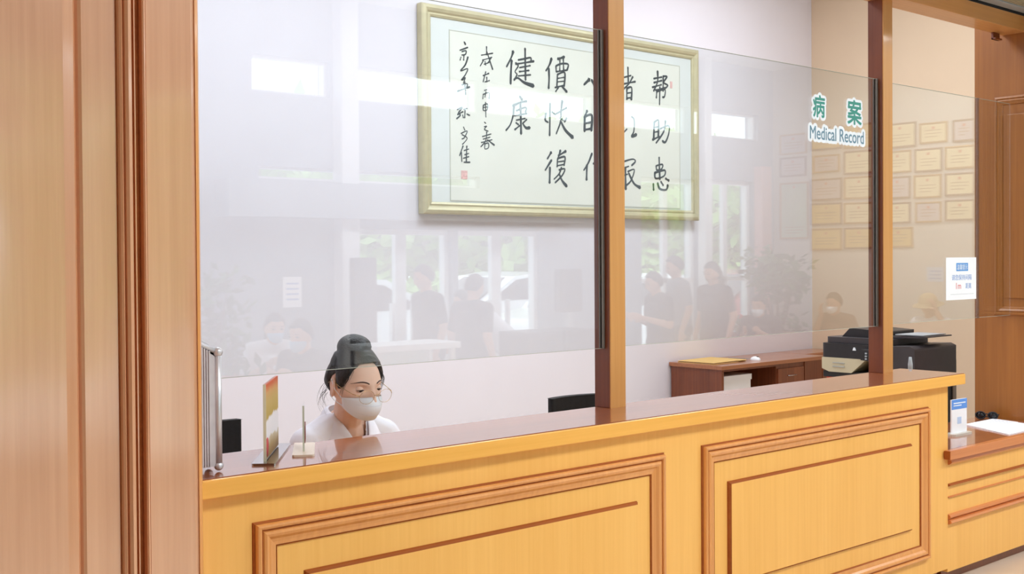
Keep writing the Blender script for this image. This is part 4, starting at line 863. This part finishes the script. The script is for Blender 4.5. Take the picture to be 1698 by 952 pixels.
# hair: cap pulled up into a high bun
hb_ = MB()
def capfn(off):
    def fn(u, v):
        a = 2*math.pi*u; f0 = math.cos(a)              # f0=1 front
        # hairline polar angle: front high, sides around the ear, nape low
        az = abs(math.degrees(math.atan2(math.sin(a), f0)))
        T = [(0, 31), (30, 36), (48, 50), (60, 68), (70, 88), (78, 92), (86, 82), (96, 66), (108, 74), (120, 100), (140, 120), (180, 128)]
        for (a0_, l0), (a1_, l1) in zip(T, T[1:]):
            if a0_ <= az <= a1_: q = (az-a0_)/(a1_-a0_); lim = l0+(l1-l0)*(q*q*(3-2*q))
        t = math.radians(lim)*v; d = V((math.sin(t)*math.sin(a), math.sin(t)*math.cos(a), math.cos(t)))
        return HM @ (head_surf(d)+d*(off*(1-.75*max(0, v-.8)/.2)))
    return fn
cap = MB(); cap.grid(capfn(.015), 96, 40, True, True)
inner = MB(); inner.grid(capfn(-.012), 96, 40, True, True)
nC = len(cap.v); cap.add(inner.v, [tuple(reversed(f)) for f in inner.f], True)
cap.f += [((39*96)+k, (39*96)+(k+1) % 96, nC+(39*96)+(k+1) % 96, nC+(39*96)+k) for k in range(96)]; cap.sm += [True]*96
hb_ = cap
BC = V((0, -.026, .128))
core = MB(); core.tube([V((0, -.012, .070)), V((0, -.02, .092)), V((0, -.026, .116))], [.080, .071, .058], 24); core.ball(BC, .053, .052, .047, 24, 16); core.ball(BC+V((.026, .012, -.012)), .03, .034, .024, 16, 12)
for k in range(4):                                   # coils of the bun
    a0 = k*.9; pts = [BC+V((.043*math.cos(a0+q*.35)*math.cos(-.9+q*.28), .043*math.sin(a0+q*.35)*math.cos(-.9+q*.28), .040*math.sin(-.9+q*.28))) for q in range(8)]
    core.tube(pts, [.009+.005*math.sin(math.pi*q/7) for q in range(8)], 8)
hb_.add([HM @ v for v in [V(x) for x in core.v]], core.f, True)
hme = remesh(hb_, .0035, 3, 'hair'); ho = link('hair', hme, ck); hme.materials.clear(); hme.materials.append(HAIR)
wisp = MB(); rnd = random.Random(3)
def strand(P, r):
    P = [V(p) for p in P]; Q = []
    for i in range(len(P)-1):
        p0, p1_, p2_, p3_ = P[max(i-1, 0)], P[i], P[i+1], P[min(i+2, len(P)-1)]
        for q in range(5):
            t = q/5; Q.append(.5*((2*p1_)+(p2_-p0)*t+(2*p0-5*p1_+4*p2_-p3_)*t*t+(3*p1_-p0-3*p2_+p3_)*t**3))
    Q.append(P[-1]); wisp.tube([HM @ q for q in Q], [r*(1-.8*i/(len(Q)-1)) for i in range(len(Q))], 4)
for k in range(44):
    s = -1 if k % 3 else 1
    a = V((s*(.066+rnd.random()*.008), -.028-rnd.random()*.04, .01-rnd.random()*.05)); L = .04+rnd.random()*.075; w = rnd.random()
    strand([a, a+V((s*(.006+w*.012), -.004, -L*.3)), a+V((s*(.004+w*.02), -.01*w, -L*.65)), a+V((s*(.012*w-.004), .006-.012*w, -L))], .00055)
for k in range(26):                                  # loose strands at the temples and hairline
    s = -1 if k % 2 else 1; x = .050+rnd.random()*.012
    if s > 0: x += .006
    strand([(s*(x-.01), .052-rnd.random()*.02, .068), (s*(x+.006), .058-rnd.random()*.012, .042), (s*(x+.012+.004*rnd.random()), .046, .014), (s*(x+.010+.006*rnd.random()), .036, -.008-.03*rnd.random())], .0007)
wo = wisp.build('loose_strands', HAIR, ho)
# white coat with short sleeves, open V neck and collar
s_ = MB(); ctorso(s_, .014)
for k in (0, 1): s_.capsule(shp[k], .068, V(shp[k]).lerp(elb[k], .5), .066)
sm_ = remesh(s_, .007, 4, 'coat'); 
bmm = bmesh.new(); bmm.from_mesh(sm_); dead = []
for f in bmm.faces:
    c = f.calc_center_median(); q = c-NK
    w = .012+.34*(q.z+.15) if q.z > -.15 else 0
    front = q.y < .03
    if (front and abs(q.x+.004) < min(w, .062) and q.z > -.15) or (q.z > -.01 and abs(q.x) < .068 and not front) or q.z > .012: dead.append(f)
bmesh.ops.delete(bmm, geom=dead, context='FACES'); bmm.to_mesh(sm_); bmm.free()
co = link('coat', sm_, ck); sm_.materials.clear(); sm_.materials.append(WCOAT)
sd = co.modifiers.new('t', 'SOLIDIFY'); sd.thickness = .003; sd.offset = 1
def crom(P, t):
    n = len(P)-1; i = min(int(t*n), n-1); t = t*n-i; p0, p1_, p2_, p3_ = (V(P[max(0, min(n, j))]) for j in (i-1, i, i+1, i+2))
    return .5*((2*p1_)+(p2_-p0)*t+(2*p0-5*p1_+4*p2_-p3_)*t*t+(3*p1_-p0-3*p2_+p3_)*t**3)
IN = [(0, .066, .034), (-.045, .052, .030), (-.068, .012, .018), (-.060, -.045, -.012), (-.036, -.092, -.072), (-.012, -.118, -.135)]
OUT = [(0, .088, -.004), (-.07, .075, -.008), (-.116, .022, -.022), (-.118, -.040, -.066), (-.104, -.088, -.112), (-.082, -.120, -.155)]
for s in (-1, 1):
    cl_ = MB()
    def cfn(u, v):
        a, b_ = crom(IN, u), crom(OUT, u); q = a.lerp(b_, v)+V((0, -.006*u, .014))*math.sin(math.pi*min(1, v*1.05)) ; q.x *= -s*1.0
        return NK+q
    cl_.grid(cfn, 36, 10); cc_ = cl_.build('collar', WCOAT, co); m_ = cc_.modifiers.new('t', 'SOLIDIFY'); m_.thickness = .0028
    MB().tube([cfn(k/35, 1) for k in range(36)]+[cfn(1, 1-k/9) for k in range(1, 9)], .0013, 5).build('collar_edge', mat('coat piping', rgb(196, 204, 224), .8, var=.03), cc_)
pn = MB().tube([NK+V((-.03, -.125, -.115)), NK+V((.0, -.128, -.122)), NK+V((.02, -.128, -.118))], .0022, 6).build('pen_clip', BLACKP, co)
tq = MB(); tq.capsule(PEL+V((-.06, 0, -.01)), .128, PEL+V((.06, 0, -.01)), .128)
for k in (0, 1):
    kn = V((2.33+.22*k, 3.5, .5)); hp = PEL+V((-.09+.18*k, 0, -.01)); an = V((2.33+.22*k, 3.66, .085)); tq.capsule(hp, .098, kn, .07); tq.capsule(kn, .07, an+V((0, 0, .04)), .055)
to = link('trousers', remesh(tq, .012, 4, 'trousers'), ck); to.data.materials.clear(); to.data.materials.append(WCOAT)
for k in (0, 1):
    an = V((2.33+.22*k, 3.66, .0)); f = MB().capsule(an+V((0, .03, .043)), .042, an+V((0, -.13, .036)), .035).box(an.x-.038, an.x+.038, an.y-.16, an.y+.07, 0, .014); so = link('shoe', remesh(f, .008, 3, 'shoe'), ck); so.data.materials.clear(); so.data.materials.append(WHC)
# ------------------------------------------------------------------ hall furnishings seen in the reflection
BROWNS = mat('tan vinyl', rgb(150, 108, 76), .5, var=.06)
def armchair(loc, rz, label):
    t = thing('waiting_armchair', label, 'armchair', loc, 'armchairs in the hall', rz)
    MB().rbox(-.27, .27, -.26, .26, .3, .42, .05).build('seat', BROWNS, t, .02)
    MB().prism([(-.26, .36), (-.36, .86), (-.27, .88), (-.14, .38)], -.27, .27, 'x').build('backrest', BROWNS, t, .025)
    for s in (-1, 1):
        a = MB().rbox(min(s*.27, s*.35), max(s*.27, s*.35), -.32, .28, .1, .6, .03, 'x').build('arm', BROWNS, t, .015)
        for y in (-.26, .24): MB().box(s*.31-.02, s*.31+.02, y-.02, y+.02, 0, .1).build('leg', DESKW, t)
    return t
wl = [-1.62, -.80, .35, 1.05, 1.75]
A0 = armchair((11.36, -.80, 0), R(90), 'tan armchair under the person resting head on hand')
for y, l in ((.35, 'tan armchair under the person in the straw hat'), (1.05, 'tan armchair under the person in grey beside the straw hat'), (1.85, 'empty tan armchair beside the person in grey')):
    copytree(A0, (11.36, y, 0), R(90), l)
for x, y, r_, l in ((10.45, -1.15, 75, 'tan armchair under the masked woman in black'), (4.62, -1.52, 20, 'tan armchair under the reflected woman in white'), (4.34, -.52, 70, 'tan armchair under the reflected man facing the woman in white')):
    copytree(A0, (x, y, 0), R(r_), l)
# a counter table in front of the doors
tb = thing('service_desk', 'pale hall service desk standing before the double doors', 'desk', (5.35, -.75, 0), world=True)
MB().box(4.95, 5.75, -.95, -.55, 1.0, 1.05).build('desk_top', WFRAME, tb, .004)
MB().box(4.98, 5.72, -.92, -.9, .82, 1.0).build('front_panel', mat('pale aqua panel', rgb(206, 226, 226), .5, var=.03), tb)
for x in (5.0, 5.7):
    for y in (-.9, -.6): MB().box(x-.02, x+.02, y-.02, y+.02, 0, 1.0).build('leg', WFRAME, tb)
def kiosk(loc, w, z0, z1, label, rz=0):
    t = thing('display_board', label, 'display board', loc, None, rz)
    MB().rbox(-w/2, w/2, -.04, .04, z0, z1, .02, 'y').build('board', mat('dark display', rgb(52, 54, 60), .3, var=.1), t, .004)
    MB().box(-w/2+.04, w/2-.04, .04, .044, z0+.05, z1-.05).build('screen', mat('screen glass', rgb(70, 74, 82), .15, var=.1), t)
    MB().box(-.03, .03, -.03, .03, .02, z0).build('post', GREYM, t); MB().rbox(-.2, .2, -.16, .16, 0, .02, .04).build('base', GREYM, t)
    return t
kiosk((5.5, -1.55, 0), .22, .8, 1.72, 'dark free standing display board left of the double doors')
kiosk((7.85, -1.5, 0), .3, 1.18, 1.6, 'dark hall screen on a stand right of the double doors')
for x, l in ((6.68, 'dark box cabinet behind the bending person'), (7.1, 'second dark box cabinet beside the standing man in black')):
    t = thing('low_cabinet', l, 'cabinet', (x, -.75, 0), 'dark hall cabinets', world=True)
    MB().rbox(x-.2, x+.2, -.95, -.55, .05, 1.08, .02).build('body', mat('dark cabinet', rgb(74, 76, 82), .5, var=.05), t)
    d = MB().box(x-.18, x+.18, -.55, -.535, .08, 1.0).build('door', mat('dark cabinet', rgb(74, 76, 82)), t, .003); MB().ball((x+.14, -.528, .6), .01).build('knob', CHROME, d)
    MB().box(x-.17, x+.17, -.92, -.58, 0, .05).build('plinth', BLACKP, t)
nb = thing('wall_notice', 'white paper notice on the grey hall wall above the seated pair', 'notice', (5.15, LY+.002, 1.4), world=True)
MB().box(5.02, 5.2, LY+.001, LY+.004, 1.3, 1.56).build('sheet', WHITEP, nb)
nl = MB()
for k in range(4): nl.box(5.05, 5.17, LY+.004, LY+.0045, 1.36+.045*k, 1.375+.045*k)
nl.build('printed_lines', BLUEL, nb)
n2_ = thing('wall_notice', 'small pale blue notice on the cream wall beside the certificates', 'notice', (XC-.003, .1, 1.5), world=True)
MB().box(XC-.004, XC-.001, .0, .2, 1.42, 1.58).build('sheet', mat('pale blue paper', rgb(196, 214, 236), .7, var=.02), n2_)
nl = MB()
for k in range(3): nl.box(XC-.0046, XC-.004, .03, .17, 1.45+.04*k, 1.462+.04*k)
nl.build('printed_lines', BLUEL, n2_)
# certificates
CERT = [[(-1.94, -1.55, 2.95, 3.2), (-1.49, -1.07, 2.97, 3.24), (-1.04, -0.64, 2.96, 3.24), (-0.52, -0.12, 2.92, 3.2), (-0.08, 0.25, 2.94, 3.17), (0.31, 0.57, 2.93, 3.17)],
[(-1.94, -1.56, 2.68, 2.92), (-1.46, -1.1, 2.7, 2.91), (-1.04, -0.64, 2.66, 2.93), (-0.52, -0.18, 2.64, 2.89), (-0.14, 0.19, 2.63, 2.89), (0.22, 0.57, 2.64, 2.89)],
[(-1.94, -1.53, 1.92, 2.61), (-1.5, -1.07, 2.37, 2.63), (-1.04, -0.64, 2.37, 2.63), (-0.52, -0.19, 2.35, 2.6), (-0.15, 0.18, 2.34, 2.6), (0.22, 0.56, 2.35, 2.6)],
[(-1.5, -1.07, 2.08, 2.34), (-1.04, -0.65, 2.08, 2.33), (-0.52, -0.19, 2.07, 2.31), (-0.13, 0.18, 2.07, 2.3), (0.22, 0.56, 2.08, 2.31)],
[(-1.5, -1.07, 1.78, 2.04), (-1.04, -0.65, 1.79, 2.04), (-0.52, -0.16, 1.8, 2.03)]]
CGOLD = mat('gold foil certificate', rgb(214, 180, 96), .4, metal=.2, var=.1); CPALE = mat('cream certificate', rgb(226, 212, 166), .6, var=.05); CLIL = mat('lilac certificate', rgb(190, 180, 184), .6, var=.05); CGRN = mat('green certificate', rgb(176, 196, 172), .6, var=.08)
CFRM = [mat('gilt frame', rgb(176, 134, 64), .4, metal=.4, var=.06), mat('brown frame', rgb(112, 76, 52), .5, var=.06)]
ORD = ['first', 'second', 'third', 'fourth', 'fifth', 'sixth']; ROW = ['top row', 'second row', 'middle row', 'fourth row', 'bottom row']
PAT = [[2, 0, 0, 1, 1, 2], [2, 2, 1, 1, 1, 1], [3, 2, 1, 2, 1, 1], [0, 1, 1, 2, 1], [0, 0, 0]]
for r_, row in enumerate(CERT):
    for c, (y0, y1, z0, z1) in enumerate(row):
        kind = PAT[r_][c]; mt = [CGOLD, CPALE, CLIL, CGRN][kind]
        colr = ['gold', 'cream', 'lilac', 'tall green'][kind]
        lab = '%s framed certificate, %s from the left in the %s of the hall display' % (colr, ORD[c], ROW[r_])
        t = thing('framed_certificate', lab, 'certificate', (XC, (y0+y1)/2, z0), 'framed certificates on the hall wall', world=True)
        fr = MB(); vs = []; pf = [(0, 0), (0, .02), (.012, .024), (.022, .014), (.022, 0)]; n = len(pf)
        for cy, cz, sy, sz in ((y0, z0, 1, 1), (y1, z0, -1, 1), (y1, z1, -1, -1), (y0, z1, 1, -1)):
            for i, fwd in pf: vs.append((XC-fwd, cy+sy*i, cz+sz*i))
        fr.add(vs, [(k*n+j, ((k+1) % 4)*n+j, ((k+1) % 4)*n+(j+1) % n, k*n+(j+1) % n) for k in range(4) for j in range(n)])
        fr.build('frame', CFRM[(r_+c) % 2], t)
        sh = MB().box(XC-.012, XC-.002, y0+.02, y1-.02, z0+.02, z1-.02).build('certificate_sheet', mt, t)
        tx = MB(); ym = (y0+y1)/2
        for k in range(3): tx.box(XC-.0128, XC-.0121, y0+.07, y1-.07-(.05 if k == 0 else 0), z0+.07+.035*k, z0+.078+.035*k)
        tx.build('printed_lines', mat('brown print', rgb(150, 110, 70), .6, var=.05), sh)
        MB().box(XC-.013, XC-.0121, ym-.016, ym+.016, z1-.075, z1-.045).build('red_emblem', mat('emblem red', rgb(196, 90, 60), .6, var=.05), sh)
# potted trees
LEAF = mat('leaf green', rgb(66, 104, 56), .5, var=.3, vscale=12); LEAF2 = mat('bright leaf green', rgb(156, 192, 112), .6, var=.22, vscale=1.2); BARK = mat('bark', rgb(96, 76, 58), .8, var=.2)
def leaves(mb, c, rad, n, size, rnd, sq=1.0):
    for _ in range(n):
        d = V((rnd.gauss(0, 1), rnd.gauss(0, 1), rnd.gauss(0, 1))).normalized(); p = V(c)+V((d.x*rad, d.y*rad, d.z*rad*sq))*(.35+.65*rnd.random()**.5)
        a = V((rnd.gauss(0, 1), rnd.gauss(0, 1), rnd.gauss(0, .6))).normalized(); b_ = a.orthogonal().normalized(); L = size*(.7+.6*rnd.random())
        mb.add([p, p+a*L*.5+b_*L*.24, p+a*L, p+a*L*.5-b_*L*.24], [(0, 1, 2, 3)])
def potted(loc, h, w, label, seed, n=420):
    rnd = random.Random(seed); t = thing('potted_tree', label, 'potted plant', loc)
    MB().lathe([(.02, 0), (.15, 0), (.2, .36), (.215, .38), (.215, .4), (.19, .4), (.185, .36), (.02, .36)]).build('pot', mat('dark red pot', rgb(110, 46, 36), .35, var=.1), t)
    MB().lathe([(.01, .34), (.185, .34), (.185, .365), (.01, .375)]).build('soil', mat('soil', rgb(60, 44, 34), .9, var=.3, vscale=40), t)
    tr = MB(); tops = []
    for k in range(5):
        a = 2*math.pi*k/5; e = V((w*.5*math.cos(a), w*.5*math.sin(a), h*(.62+.3*rnd.random()))); tr.tube([(0, 0, .36), (e.x*.3, e.y*.3, .36+(e.z-.36)*.5), e], [.016, .012, .006], 6); tops.append(e)
    tr.build('trunk', BARK, t); lf = MB()
    for e in tops: leaves(lf, e, w*.5, n//6, .12, rnd, 1.2)
    leaves(lf, (0, 0, h*.8), w*.6, n//4, .12, rnd, 1.3); leaves(lf, (0.1, 0, h*.5), w*.75, n//4, .11, rnd, .7); lf.build('foliage', LEAF, t, fix=False)
potted((11.12, -1.42, 0), 1.75, .44, 'leafy potted tree in the hall corner beside the certificates', 5)
potted((3.95, -1.3, 0), 1.6, .4, 'leafy potted tree reflected at the left end of the first screen', 8, 300)
fl_ = thing('flower_pot', 'small pot of red flowers on the floor before the tall window', 'flower pot', (10.72, -1.8, 0))
MB().lathe([(.02, 0), (.1, 0), (.13, .8), (.14, .84), (.11, .84), (.02, .8)]).build('planter', DESKW, fl_)
rnd = random.Random(4); lf = MB(); leaves(lf, (0, 0, .92), .16, 90, .08, rnd, .6); lf.build('foliage', LEAF, fl_, fix=False)
for k in range(6): MB().ball((.12*math.cos(k), .12*math.sin(k), 1.0+.02*(k % 3)), .032, n=8, m=6).build('flower', mat('red petals', rgb(216, 70, 70), .6, var=.1), fl_)
# ------------------------------------------------------------------ outdoors beyond the hall windows
struct('floor_outdoor', MB().box(-20, 60, -60, LY-.25, -.15, -.02), mat('pale paving', rgb(206, 206, 200), .85, var=.05, vscale=.6), 'pale paved forecourt outside the hall windows')
struct('trim_6', MB().box(-20, 60, -11.6, -9.9, -.02, .0), mat('lawn green', rgb(140, 176, 96), .9, var=.25, vscale=3), 'green lawn strip beyond the parked cars')
def tree(x, y, h, w, label, seed):
    rnd = random.Random(seed); t = thing('tree', label, 'tree', (x, y, 0), 'trees beyond the forecourt')
    tr = MB().tube([(0, 0, 0), (.05, 0, h*.3), (.0, .05, h*.55)], [.18, .13, .08], 8)
    lf = MB()
    for k in range(22):
        a = rnd.random()*6.28; r_ = w*.34*rnd.random()**.5; c = V((r_*math.cos(a), r_*math.sin(a), h*(.14+.66*rnd.random())))
        tr.tube([(0, 0, h*.35), c*.6+V((0, 0, h*.15)), c], [.06, .04, .02], 5); leaves(lf, c, w*.27, 260, .55, rnd, 1.1)
    tr.build('trunk', BARK, t); lf.build('foliage', LEAF2, t, fix=False)
for k, (x, y, h, w) in enumerate([(8.5, -16, 4.9, 5), (14.2, -17, 4.9, 5.4), (19.8, -16, 4.9, 5.2), (25.4, -17, 4.9, 5.4), (31, -16, 4.9, 5.2), (36.8, -17, 4.9, 5.4), (43, -16.5, 4.9, 5.2), (17, -22, 6.4, 5.4), (22.8, -23, 6.4, 5.4), (28.4, -22.5, 6.4, 5.4), (34, -23, 6.4, 5.4), (39.6, -22.5, 6.4, 5.4)]):
    tree(x, y, h, w, 'leafy green tree %s beyond the parked cars' % ['farthest left', 'second from left', 'third from left', 'fourth from left', 'fifth from left', 'sixth from left', 'farthest right', 'of the back row, leftmost', 'of the back row, second from left', 'of the back row, third from left', 'of the back row, fourth from left', 'of the back row, rightmost'][k], 20+k)
def hedge(x0, x1, y, h, label, seed):
    rnd = random.Random(seed); t = thing('hedge', label, 'hedge', ((x0+x1)/2, y, 0)); lf = MB(); st_ = MB(); q = x0
    while q < x1: leaves(lf, (q-(x0+x1)/2, 0, h*.5), h*.55, 160, .3, rnd, .9); st_.tube([(q-(x0+x1)/2, 0, 0), (q-(x0+x1)/2, 0, h*.6)], .03, 5); q += h*.6
    lf.build('foliage', LEAF2, t, fix=False); st_.build('stems', BARK, t)
hedge(17, 34, -10.2, 1.7, 'rounded green hedge seen through the tall corner window', 40); hedge(5, 14.8, -11.2, 1.4, 'low green hedge behind the white cars', 41)
CARW = mat('white car paint', rgb(238, 240, 242), .25, coat=.6, var=.01); CARR = mat('dark red car paint', rgb(150, 50, 46), .25, coat=.6, var=.03); CARG = mat('car window tint', rgb(40, 48, 54), .08, var=.1)
def car(x, y, rz, paint, label):
    t = thing('car', label, 'car', (x, y, 0), 'parked cars', R(rz))
    prof = [(-2.15, .3), (-2.2, .55), (-2.1, .82), (-1.25, .95), (-.55, 1.4), (.0, 1.47), (.75, 1.43), (1.5, 1.02), (2.05, .9), (2.18, .6), (2.12, .3)]
    MB().prism(prof, -.86, .86, 'y').build('body', paint, t, .09, 3)
    gp = [(-1.1, .98), (-.52, 1.34), (0, 1.40), (.7, 1.36), (1.3, 1.02)]
    for s in (-1, 1): MB().prism(gp, s*.845, s*.868, 'y').build('side_window', CARG, t)
    for a, b_ in (((-1.28, .99), (-.6, 1.38)), ((1.52, 1.05), (.8, 1.43))):
        MB().add([(a[0], -.7, a[1]), (a[0], .7, a[1]), (b_[0], .62, b_[1]), (b_[0], -.62, b_[1]), (a[0], -.7, a[1]-.03), (a[0], .7, a[1]-.03), (b_[0], .62, b_[1]-.03), (b_[0], -.62, b_[1]-.03)], [(0, 1, 2, 3), (7, 6, 5, 4), (0, 4, 5, 1), (2, 6, 7, 3), (1, 5, 6, 2), (0, 3, 7, 4)]).build('windscreen', CARG, t)
    for wx in (-1.35, 1.35):
        for s in (-1, 1):
            w = MB().lathe([(.1, -.1), (.3, -.1), (.33, -.07), (.33, .07), (.3, .1), (.1, .1)], n=24, M=Matrix.Translation((wx, s*.78, .33)) @ Matrix.Rotation(math.pi/2, 4, 'X')).build('wheel', BLACKP, t)
            MB().lathe([(.02, -.11), (.2, -.105), (.2, .105), (.02, .11)], n=16, M=Matrix.Translation((wx, s*.78, .33)) @ Matrix.Rotation(math.pi/2, 4, 'X')).build('hub_cap', ALU, w)
    for s in (-1, 1):
        MB().ball((-2.14, s*.6, .68), .06, .16, .09).build('headlight', mat('headlight', rgb(226, 232, 236), .1, var=.02), t); MB().ball((2.13, s*.62, .72), .05, .16, .09).build('tail_light', mat('tail light red', rgb(190, 40, 40), .2, var=.05), t)
car(8.4, -7.2, 8, CARW, 'white car parked outside the left double door'); car(13.9, -9.3, 4, CARW, 'white car parked farther back outside the second double door'); car(13.2, -6.0, -6, CARW, 'white car with red tail lights outside the second double door')
car(18.6, -7.4, 6, CARR, 'dark red car outside the tall windows'); car(23.6, -8.2, 6, CARW, 'white car in front of the hedge at the corner window')
